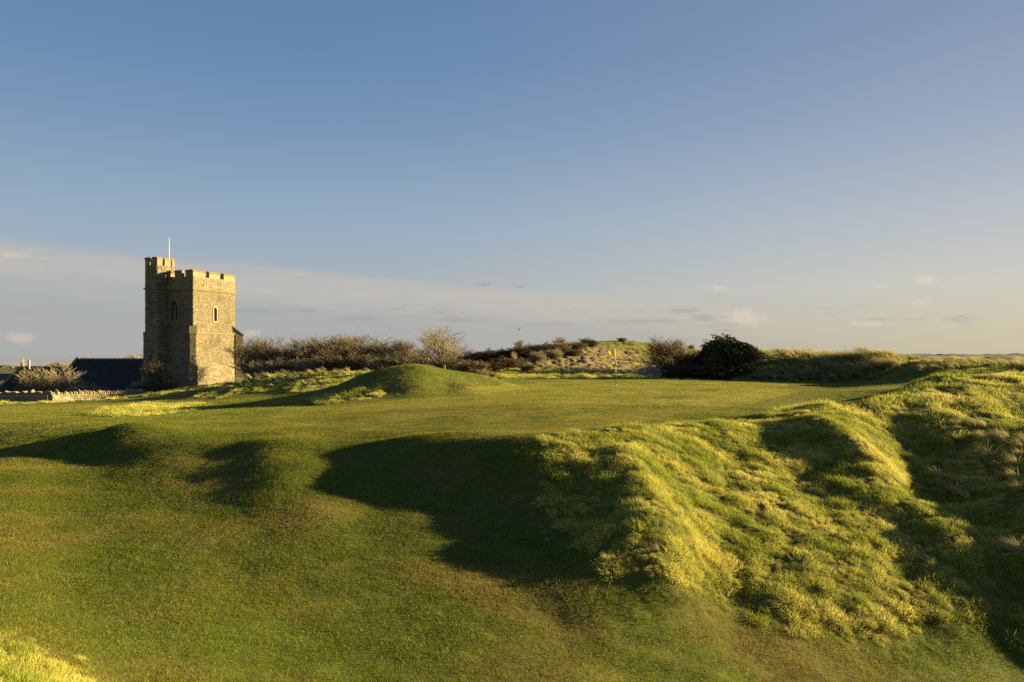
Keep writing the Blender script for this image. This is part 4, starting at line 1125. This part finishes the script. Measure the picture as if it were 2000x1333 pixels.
def rooted(px, base):
    """forward distance at which the ground is met at this height of view, or of the skyline if nothing is met"""
    Y = np.linspace(57, 104, 300); X = (px-CX)/FPX*Y; z = gz(X, Y); row = HY-z/Y*FPX
    vis = np.minimum.accumulate(row)
    k = np.argmax(vis <= base) if (vis <= base).any() else int(np.argmin(row))
    return float(Y[k])
HB = 'brambles and scrub on the sandy hill'
for (k, px, bs, tp, w, lab) in [
    ('bramble_b', 897, 716, 692, 44, 'dark bramble next to the pale tree'), ('bramble_a', 922, 735, 704, 50, 'big reddish bramble mound in front, behind the right end of the mound'),
    ('bramble_b', 935, 706, 686, 48, 'dark bramble above the big reddish mound'), ('bramble_a', 963, 704, 683, 46, 'reddish bramble left of the small stick like tree'),
    ('bramble_b', 992, 702, 681, 46, 'dark bramble on the ridge around the small stick like tree'), ('bramble_a', 1022, 698, 676, 44, 'reddish bramble on the ridge left of centre'),
    ('bramble_b', 1050, 694, 672, 44, 'dark bramble on the ridge just left of the small skyline trees'), ('bramble_a', 990, 718, 697, 50, 'reddish bramble low on the slope over bare sand'),
    ('scrub_b', 1083, 702, 682, 28, 'round straw coloured bush at the left edge of the sand'), ('scrub_b', 1050, 706, 686, 28, 'pale dry bush beside the grassy bank left of the sand'),
    ('bramble_b', 958, 724, 705, 48, 'dark low bramble in the hollow left of the grassy bank'), ('scrub_a', 1030, 726, 710, 26, 'small dry bush on the green bank below the sand'),
    ('scrub_b', 940, 737, 721, 20, 'little straw coloured shrub at the foot of the reddish mound'), ('scrub_b', 1098, 688, 667, 32, 'straw coloured bush on the skyline left of the hill top'),
    ('scrub_a', 1127, 684, 667, 34, 'brown bush on the skyline beside the bare hill top'), ('bramble_a', 1075, 690, 670, 40, 'reddish bramble just under the skyline left of the hill top'),
    ('bramble_a', 1120, 694, 682, 26, 'low reddish bramble on the upper edge of the sand'), ('bramble_b', 1150, 676, 664, 26, 'small dark bramble on the skyline at the left of the hill top'),
    ('bramble_a', 905, 728, 712, 34, 'low brown bramble just beyond the fence post')]:
    plant('bramble' if 'bramble' in k else 'bare_bush', k, px, rooted(px, bs), tp, w, lab, 'bramble' if 'bramble' in k else 'bush', HB)
for (k, px, bs, tp, w, lab) in [
    ('tree_a', 1018, 690, 664, 16, 'tiny bare tree sticking up from the ridge, left of three'), ('tree_b', 1101, 682, 658, 20, 'small bare tree on the skyline, middle of three'), ('dark', 1147, 676, 659, 20, 'thin bare bush on the skyline nearest the hill top'),
    ('pale', 1002, 716, 686, 12, 'pale stick like sapling in front of the dark brambles'), ('scrub_a', 1215, 668, 659, 16, 'sparse dry stems on the very top of the hill')]:
    plant('small_tree', k, px, rooted(px, bs), tp, w, lab, 'tree', 'small bare trees on the ridge')
# by the church
plant('bare_bush', 'scrub_b', 88, 78, 716, 76, 'large pale leafless bush behind the corner of the churchyard wall', 'bush')
plant('bare_bush', 'scrub_b', 132, 76, 738, 40, 'lower part leafless bush in front of the slate roof', 'bush')
plant('bare_bush', 'scrub_b', 160, 75, 751, 40, 'low spreading twigs along the sunlit wall top', 'bush')
plant('bare_bush', 'scrub_a', 308, 77, 706, 44, 'tall brown twiggy bush in front of the shaded side of the tower', 'bush')
plant('bare_bush', 'scrub_b', 334, 77, 728, 26, 'lower pale twigs at the near corner of the tower', 'bush')
plant('bare_bush', 'scrub_b', 280, 76, 742, 40, 'pale arching twigs between the wall end and the tower', 'bush')
for px, tp, w, lab in [(262, 689, 40, 'bare tree tops showing over the nave roof beside the tower'), (172, 694, 22, 'faint bare twigs over the far end of the nave roof')]:
    plant('bare_tree', 'scrub_b', px, 125, tp, w, lab, 'tree', 'tree tops behind the nave', base=-4)
plant('bare_tree', 'scrub_b', 116, 140, 704, 36, 'small round golden tree far behind the chancel', 'tree', base=-4)

# ---- leaves ------------------------------------------------------------------------
def leaf_mat(name, a, b, trans=.2, rough=.6):
    m, nt, bs, out = new_mat(name); rnd = attr(nt, 'rnd'); c = mixc(nt, rnd, a, b)
    nt.links.new(c, bs.inputs['Base Color']); bs.inputs['Roughness'].default_value = rough
    tr = nt.nodes.new('ShaderNodeBsdfTranslucent'); nt.links.new(c, tr.inputs[0]); mx = nt.nodes.new('ShaderNodeMixShader'); mx.inputs[0].default_value = trans
    nt.links.new(bs.outputs[0], mx.inputs[1]); nt.links.new(tr.outputs[0], mx.inputs[2]); nt.links.new(mx.outputs[0], out.inputs[0])
    return m

def leaves(name, P_, D_, size, mat, seed=0, aspect=.35):
    """one narrow leaf blade per point, lying along D"""
    g = np.random.default_rng(seed); n_ = len(P_)
    D = D_+g.normal(0, .35, (n_, 3)); D /= np.linalg.norm(D, axis=1)[:, None]
    Q = np.cross(D, g.normal(0, 1, (n_, 3))); Q /= np.linalg.norm(Q, axis=1)[:, None]
    s = (size*g.uniform(.6, 1.4, n_))[:, None]
    a = P_-D*s*.5; b = P_+D*s*.5
    V = np.stack([a, P_-Q*s*aspect, b, P_+Q*s*aspect], 1).reshape(-1, 3)
    q = np.arange(n_)[:, None]*4+np.array([[0, 1, 2, 3]])
    me = np_mesh(name, V, q, None, smooth=False); add_attr(me, 'rnd', np.repeat(g.uniform(0, 1, n_), 4)); me.materials.append(mat)
    return me

def evergreen():
    """wind shaped dark bush: steep on the left, long slope to the right"""
    Y0 = 60.5; g = np.random.default_rng(12)
    prof = [(1378, 700), (1380, 680), (1388, 668), (1396, 659), (1410, 656), (1425, 658), (1440, 664), (1452, 670), (1464, 677), (1474, 684), (1480, 692), (1477, 702), (1466, 712)]
    X = np.array([(p[0]-CX)/FPX*Y0 for p in prof]); Z = np.array([-(p[1]-HY)/FPX*Y0 for p in prof])
    xc, zb = (1425-CX)/FPX*Y0, float(gz((1425-CX)/FPX*Y0, Y0))
    e = empty('evergreen_bush', (xc, Y0, zb)); tagthing(e, 'big dark wind shaped evergreen bush rising above the dune behind the green', 'bush')
    def hull(px_, t):       # height of the crown top at px, t across depth -1..1
        return 0
    clumps = []
    n_ = 520
    while len(clumps) < n_:
        px_ = g.uniform(1376, 1480); x = (px_-CX)/FPX*Y0; zt = np.interp(px_, [p[0] for p in prof[:11]], [-(p[1]-HY)/FPX*Y0 for p in prof[:11]])
        zl = -(np.interp(px_, [1376, 1400, 1445, 1480], [722, 740, 728, 700])-HY)/FPX*Y0
        yy = g.uniform(-1, 1); k = math.sqrt(1-yy*yy*.85); zz = zl+(zt-zl)*k*(g.uniform(0, 1)**.45)
        clumps.append((x-xc, yy*1.9, zz-zb, g.uniform(.16, .34)))
    Cn = np.array(clumps)
    Pn, Dn = [], []
    for (cx, cy, cz, r) in clumps:
        m_ = 46; v = g.normal(0, 1, (m_, 3)); v /= np.linalg.norm(v, axis=1)[:, None]; v *= (g.uniform(.3, 1, m_)**.5)[:, None]
        Pn.append(np.array([cx, cy, cz])+v*np.array([r*1.7, r, r*.62])+np.outer(v[:, 0], [0, 0, -r*.55])); Dn.append(v*.5+np.array([.75, 0, -.30]))
    m_l = leaf_mat('evergreen_leaf', (.016, .022, .008), (.075, .070, .026), .08)
    link(bpy.data.objects.new('foliage', leaves('foliage', np.concatenate(Pn), np.concatenate(Dn), .15, m_l, 3, .3)), e)
    # woody stems below and dead twigs at the windward side
    segs = []; gg = random.Random(3)
    for i in range(26):
        p = Vector((gg.uniform(-1.9, 1.0), gg.uniform(-1.2, .6), 0)); q = Vector((p.x*.6+gg.uniform(-.2, .9), p.y, gg.uniform(1.0, 2.2))); m = p.lerp(q, .5)+Vector((gg.uniform(-.3, .3), 0, gg.uniform(0, .3)))
        r = gg.uniform(.02, .06); segs.append((*p, *m, r, r*.7, gg.random())); segs.append((*m, *q, r*.7, r*.3, gg.random()))
        for k in range(10):
            b = m.lerp(q, gg.random()); d = Vector((gg.uniform(-.8, .5), gg.uniform(-.8, .3), gg.uniform(-.3, .7)))
            segs.append((*b, *(b+d*.6), .012, .005, gg.random()))
    link(bpy.data.objects.new('stems', tube_mesh('stems', segs, M_DARKTWIG, 4)), e)
    p = Vector(((1408-1425)/FPX*Y0, 0, 3.3)); arc = []
    for i in range(7):
        t = i/6; q = Vector(((1408+16*t-1425)/FPX*Y0, 0, (-(657-13*math.sin(t*2.3)-HY)/FPX*Y0)-zb)); arc.append(q)
    link(bpy.data.objects.new('bent_shoot', tube_mesh('bent_shoot', [(*a, *b, .012, .008, .4) for a, b in zip(arc[:-1], arc[1:])], M_TWIG, 4)), e)

def leafy(name, px, Y, tp, w_px, n_, size, mats, label, kind='scrub_a', droop=0, seed=0, twigs=True, base=None):
    g = np.random.default_rng(seed)
    e = plant(name, kind, px, Y, tp, w_px, label, 'bush', rot=0, base=base)
    lm, tw, h0, w0 = VT[kind]
    co = np.empty(len(tw.vertices)*3, np.float32); tw.vertices.foreach_get('co', co); co = co.reshape(-1, 3)
    pts_ = co[g.integers(0, len(co), n_)]+g.normal(0, .06, (n_, 3))
    link(bpy.data.objects.new('leaves', leaves('leaves', pts_, g.normal(0, .6, (n_, 3))+np.array([-.2, 0, .5]), size, mats, seed)), e)
    return e

evergreen()
OL = leaf_mat('olive_leaf', (.045, .050, .016), (.13, .12, .04)); IV = leaf_mat('ivy_leaf', (.035, .05, .012), (.10, .11, .03))
leafy('hawthorn_bush', 1306, rooted(1306, 726), 658, 62, 4200, .05, OL, 'olive brown half bare hawthorn bush left of the dark evergreen', 'tree_c', seed=1)
leafy('thorn_bush', 1354, 62.5, 684, 60, 4000, .05, leaf_mat('dull_leaf', (.022, .022, .010), (.07, .06, .026)), 'low dark thorny thicket joining the hawthorn to the evergreen', 'bramble_b', seed=2)
plant('bramble', 'bramble_b', 1392, 59.8, 708, 76, 'tangle of dark dead stems at the foot of the evergreen', 'bramble')
plant('bramble', 'bramble_b', 1332, 61.2, 708, 60, 'dark tangle at the foot of the hawthorn bush in shade', 'bramble')
leafy('small_bush', 1533, 72, 683, 30, 700, .05, OL, 'small low green bush on the skyline right of the evergreen', 'scrub_a', seed=4)
leafy('ivy_bush', 298, 75.5, 747, 48, 4200, .06, IV, 'ivy covered mound of growth at the foot of the shaded tower side', 'bramble_a', seed=5)
leafy('ivy_bush', 212, 73.5, 759, 44, 1500, .06, IV, 'low green growth behind the sunlit wall', 'bramble_a', seed=6)
leafy('ivy_bush', 4, 112, 744, 26, 900, .10, IV, 'green shrub at the left edge below the dark far roof', 'scrub_a', seed=9)
leafy('distant_bush', 1355, 92, 673, 14, 300, .05, OL, 'tiny tree between the hawthorn and the evergreen on the skyline', 'tree_b', seed=8)

# ================================================================== flag, posts, far things
def golf_flag():
    X, Y = at(1203.5, 47); z = float(gz(X, Y)); e = empty('golf_flag', (X, Y, z)); tagthing(e, 'yellow golf flag on a striped thin pin standing on the green', 'golf flag')
    Lp = (753-682)/FPX*47; tip = Vector((-2.2/FPX*47, 0, Lp)); w = plain_mat('pin_white', (.75, .74, .70), .4); d = plain_mat('pin_dark', (.05, .045, .04), .5)
    cuts = [(0, .16, w), (.16, .20, d), (.20, .335, d), (.335, .50, w), (.50, .68, w), (.68, .80, d), (.80, 1.0, w)]
    bands = [(0.0, .14, d), (.14, .335, d), (.335, .52, w), (.52, .66, d), (.66, 1.0, w)]
    for a, b, m in bands: MB().tube(tip*a, tip*b, .021, .021, 8).build('pin_section', m, e, True)
    MB().tube((0, 0, -.02), (0, 0, .03), .054, .054, 16).build('cup_rim', w, e)
    fm, nt, bs, out = new_mat('yellow_cloth'); bs.inputs['Base Color'].default_value = (.84, .74, .01, 1)
    tr = nt.nodes.new('ShaderNodeBsdfTranslucent'); tr.inputs[0].default_value = (.86, .77, .01, 1); mx = nt.nodes.new('ShaderNodeMixShader'); mx.inputs[0].default_value = .55
    nt.links.new(bs.outputs[0], mx.inputs[1]); nt.links.new(tr.outputs[0], mx.inputs[2]); nt.links.new(mx.outputs[0], out.inputs[0])
    s = 47/FPX; x0 = tip.x; V = []; nu, nv = 12, 8; H = 13.2*s; Wd = 13*s
    for i in range(nu+1):
        u = i/nu
        for j in range(nv+1):
            v = j/nv
            V.append((x0-Wd*u*(1-.08*v), .05*math.sin(u*7+v*1.5)*u, Lp-.01-H*v*(1-.15*u)-(.30*u)*H*(1-v)*1.0+.03*H*math.sin(u*6)))
    F = [(i*(nv+1)+j, (i+1)*(nv+1)+j, (i+1)*(nv+1)+j+1, i*(nv+1)+j+1) for i in range(nu) for j in range(nv)]
    me = bpy.data.meshes.new('flag_cloth'); me.from_pydata(V, [], F); me.materials.append(fm)
    for p in me.polygons: p.use_smooth = True
    o = link(bpy.data.objects.new('flag_cloth', me), e); sd = o.modifiers.new('thick', 'SOLIDIFY'); sd.thickness = .004
golf_flag()

M_WOOD = plain_mat('weathered_post', (.40, .35, .23), noise=.35)
def post(px, Y, top, base_py, w, lab, name='fence_post', gapcat='post', cap=False):
    X, Y = at(px, Y); zt = -(top-HY)/FPX*Y; zb = min(-(base_py-HY)/FPX*Y, float(gz(X, Y)))-.1
    o = MB().box(-w/2, w/2, -w/2, w/2, 0, zt-zb-.02).add([(-w/2, -w/2, zt-zb-.02), (w/2, -w/2, zt-zb-.02), (w/2, w/2, zt-zb-.02), (-w/2, w/2, zt-zb-.02), (0, 0, zt-zb+.03)], [(0, 1, 4), (1, 2, 4), (2, 3, 4), (3, 0, 4)]).build(name, M_WOOD)
    o.location = (X, Y, zb); tagthing(o, lab, gapcat); return o
post(867.5, 58, 713, 724, .16, 'pale wooden fence post standing just behind the right side of the mound')
post(56.5, 98, 703, 722, .18, 'tall thin wooden post beside the gable cross', 'wooden_post')
post(843, 60, 714, 722, .07, 'thin grey post low behind the mound top, left of the pale post')
o = post(21, 140, 733, 745, .2, 'short white topped post far off at the left edge', 'marker_post')
def wire_fence():
    mb = MB(); A = at(843, 60.1); B = at(930, 56.5)
    for k in range(3):
        z0, z1 = -.85-k*.28, -1.10-k*.28
        mb.tube((A[0], A[1], z0), (B[0], B[1], z1), .007, .007, 4)
    o = mb.build('fence_wire', plain_mat('wire', (.25, .24, .22), .5)); tagthing(o, 'faint strands of fence wire running from the posts behind the mound', 'wire')
wire_fence()

def far_houses():
    g = random.Random(4)
    wall = plain_mat('house_wall', (.36, .30, .22), noise=.2); roof = plain_mat('far_roof', (.06, .055, .05), noise=.3); brick = plain_mat('chimney_brick', (.30, .20, .13)); win = plain_mat('far_window', (.05, .06, .07), .2, spec=.6)
    for (px, Y, zr, w, d, h, rz, lab) in [(14, 150, -3.55, 9, 6, 2.0, R(-15), 'dark roofed low house at the left edge behind the churchyard'), (30, 330, -5.6, 4.6, 4, 1.6, R(8), 'far off cottage with two chimneys on the left horizon')]:
        X, Y = at(px, Y); zb = float(gz(X, Y))-.3; hw = zr-zb-h
        e = empty('house', (X, Y, zb), rz); tagthing(e, lab, 'house')
        MB().prism([(-d/2, 0), (d/2, 0), (d/2, hw), (0, hw+h-.12), (-d/2, hw)], lambda q: (-w/2, q[0], q[1]), lambda q: (w/2, q[0], q[1])).build('wall', wall, e)
        for s in (-1, 1):
            MB().prism([(0, hw+h), (s*(d/2+.3), hw-.25), (s*(d/2+.3), hw-.10), (0, hw+h+.16)], lambda q: (-w/2-.25, q[0], q[1]), lambda q: (w/2+.25, q[0], q[1])).build('roof_slope', roof, e)
        for cx in (-w/2+.8, w/2-.8):
            c = MB().box(cx-.4, cx+.4, -.35, .35, hw+h-.5, hw+h+1.1).build('chimney', brick, e)
            MB().tube((cx-.15, 0, hw+h+1.1), (cx-.15, 0, hw+h+1.4), .12, .10, 8).build('chimney_pot', brick, c)
        for cx in (-w/4, w/4):
            f = MB().box(cx-.5, cx+.5, -d/2-.06, -d/2-.003, hw-1.5, hw-.5).build('window', wall, e)
            MB().box(cx-.42, cx+.42, -d/2-.075, -d/2-.063, hw-1.42, hw-.58).build('pane', win, f)
far_houses()

def far_land():
    # hills across the bay and the low wooded coast before them
    def strip(name, Y, pxa, pxb, fn, mat, depth, n_=160, zb=-10):
        V = []; F = []
        for i in range(n_+1):
            px_ = pxa+(pxb-pxa)*i/n_; z = -(fn(px_)-HY)/FPX*Y; Xa = (px_-CX)/FPX
            for (yy, zz) in ((Y-depth*.5, zb), (Y-depth*.2, z*.5+zb*.5*.3), (Y, z), (Y+depth*.5, zb)): V.append((Xa*Y, yy, zz))
        for i in range(n_):
            for k in range(3): F.append((i*4+k, (i+1)*4+k, (i+1)*4+k+1, i*4+k+1))
        me = bpy.data.meshes.new(name); me.from_pydata(V, [], F); me.materials.append(mat)
        o = link(bpy.data.objects.new(name, me)); o['kind'] = 'structure'; return o
    hm = plain_mat('far_hill', (.08, .10, .07), .95, .3, .002)
    strip('distant_hills', 5200, 1560, 3400, lambda p: 691.6-1.6*float(fbm(p/70., 2.2, 5, 4, .6))-1.2*float(fbm(p/15., 4.2, 6, 2, .6))-1.2*min(max((p-1700)/400, 0), 1.5), hm, 500)
    cm = plain_mat('coast_scrub', (.055, .06, .03), .95, .4, .02)
    strip('coast_scrub', 520, 1740, 2600, lambda p: 701.5-2.2*max(0, float(fbm(p/24., 9.2, 15, 3, .6)))-3.0*math.exp(-((p-1800)/28)**2)-4.5*math.exp(-((p-1945)/45)**2), cm, 40)
    strip('left_scrub', 420, -900, 210, lambda p: 724-3.5*abs(float(fbm(p/26., 3.2, 25, 3, .6)))-2.0*math.exp(-((p-10)/40)**2), plain_mat('left_scrub', (.26, .20, .085), .95, .4, .05), 40)
    sm, nt, bs, out = new_mat('sea'); bs.inputs['Base Color'].default_value = (.34, .31, .26, 1); bs.inputs['Roughness'].default_value = .06; bs.inputs['Specular IOR Level'].default_value = .5
    o = MB().add([(-9000, 405, -7.6), (14000, 405, -7.6), (30000, 30000, -7.6), (-30000, 30000, -7.6)], [(0, 1, 2, 3)]).build('sea', sm); o['kind'] = 'structure'
far_land()

def bird():
    X, Y = at(1014, 90); e = MB()
    e.add([(-.25, 0, .12), (-.1, -.05, .02), (0, -.07, 0), (.1, -.05, .02), (.25, 0, .12), (0, .08, 0), (0, 0, .05), (0, 0, -.05)], [(0, 1, 6), (1, 2, 6), (2, 3, 6), (3, 4, 6), (4, 5, 6), (5, 0, 6), (0, 7, 1), (1, 7, 2), (2, 7, 3), (3, 7, 4), (4, 7, 5), (5, 7, 0)])
    o = e.build('bird', plain_mat('dark_bird', (.04, .04, .04))); o.location = (X, Y, -(644.5-HY)/FPX*Y); tagthing(o, 'tiny dark bird in the sky above the brambles', 'bird')
bird()

# thin air between here and the far shore
def haze():
    m = bpy.data.materials.new('haze'); m.use_nodes = True; nt = m.node_tree; nt.nodes.clear()
    out = nt.nodes.new('ShaderNodeOutputMaterial'); v = nt.nodes.new('ShaderNodeVolumePrincipled'); v.inputs['Density'].default_value = HAZE; v.inputs['Color'].default_value = (.80, .86, .95, 1)
    nt.links.new(v.outputs[0], out.inputs['Volume'])
    o = MB().box(-9600, 9600, -9600, 9600, -14, 42).build('haze', m); o['kind'] = 'stuff'
HAZE = 0
if HAZE: haze()
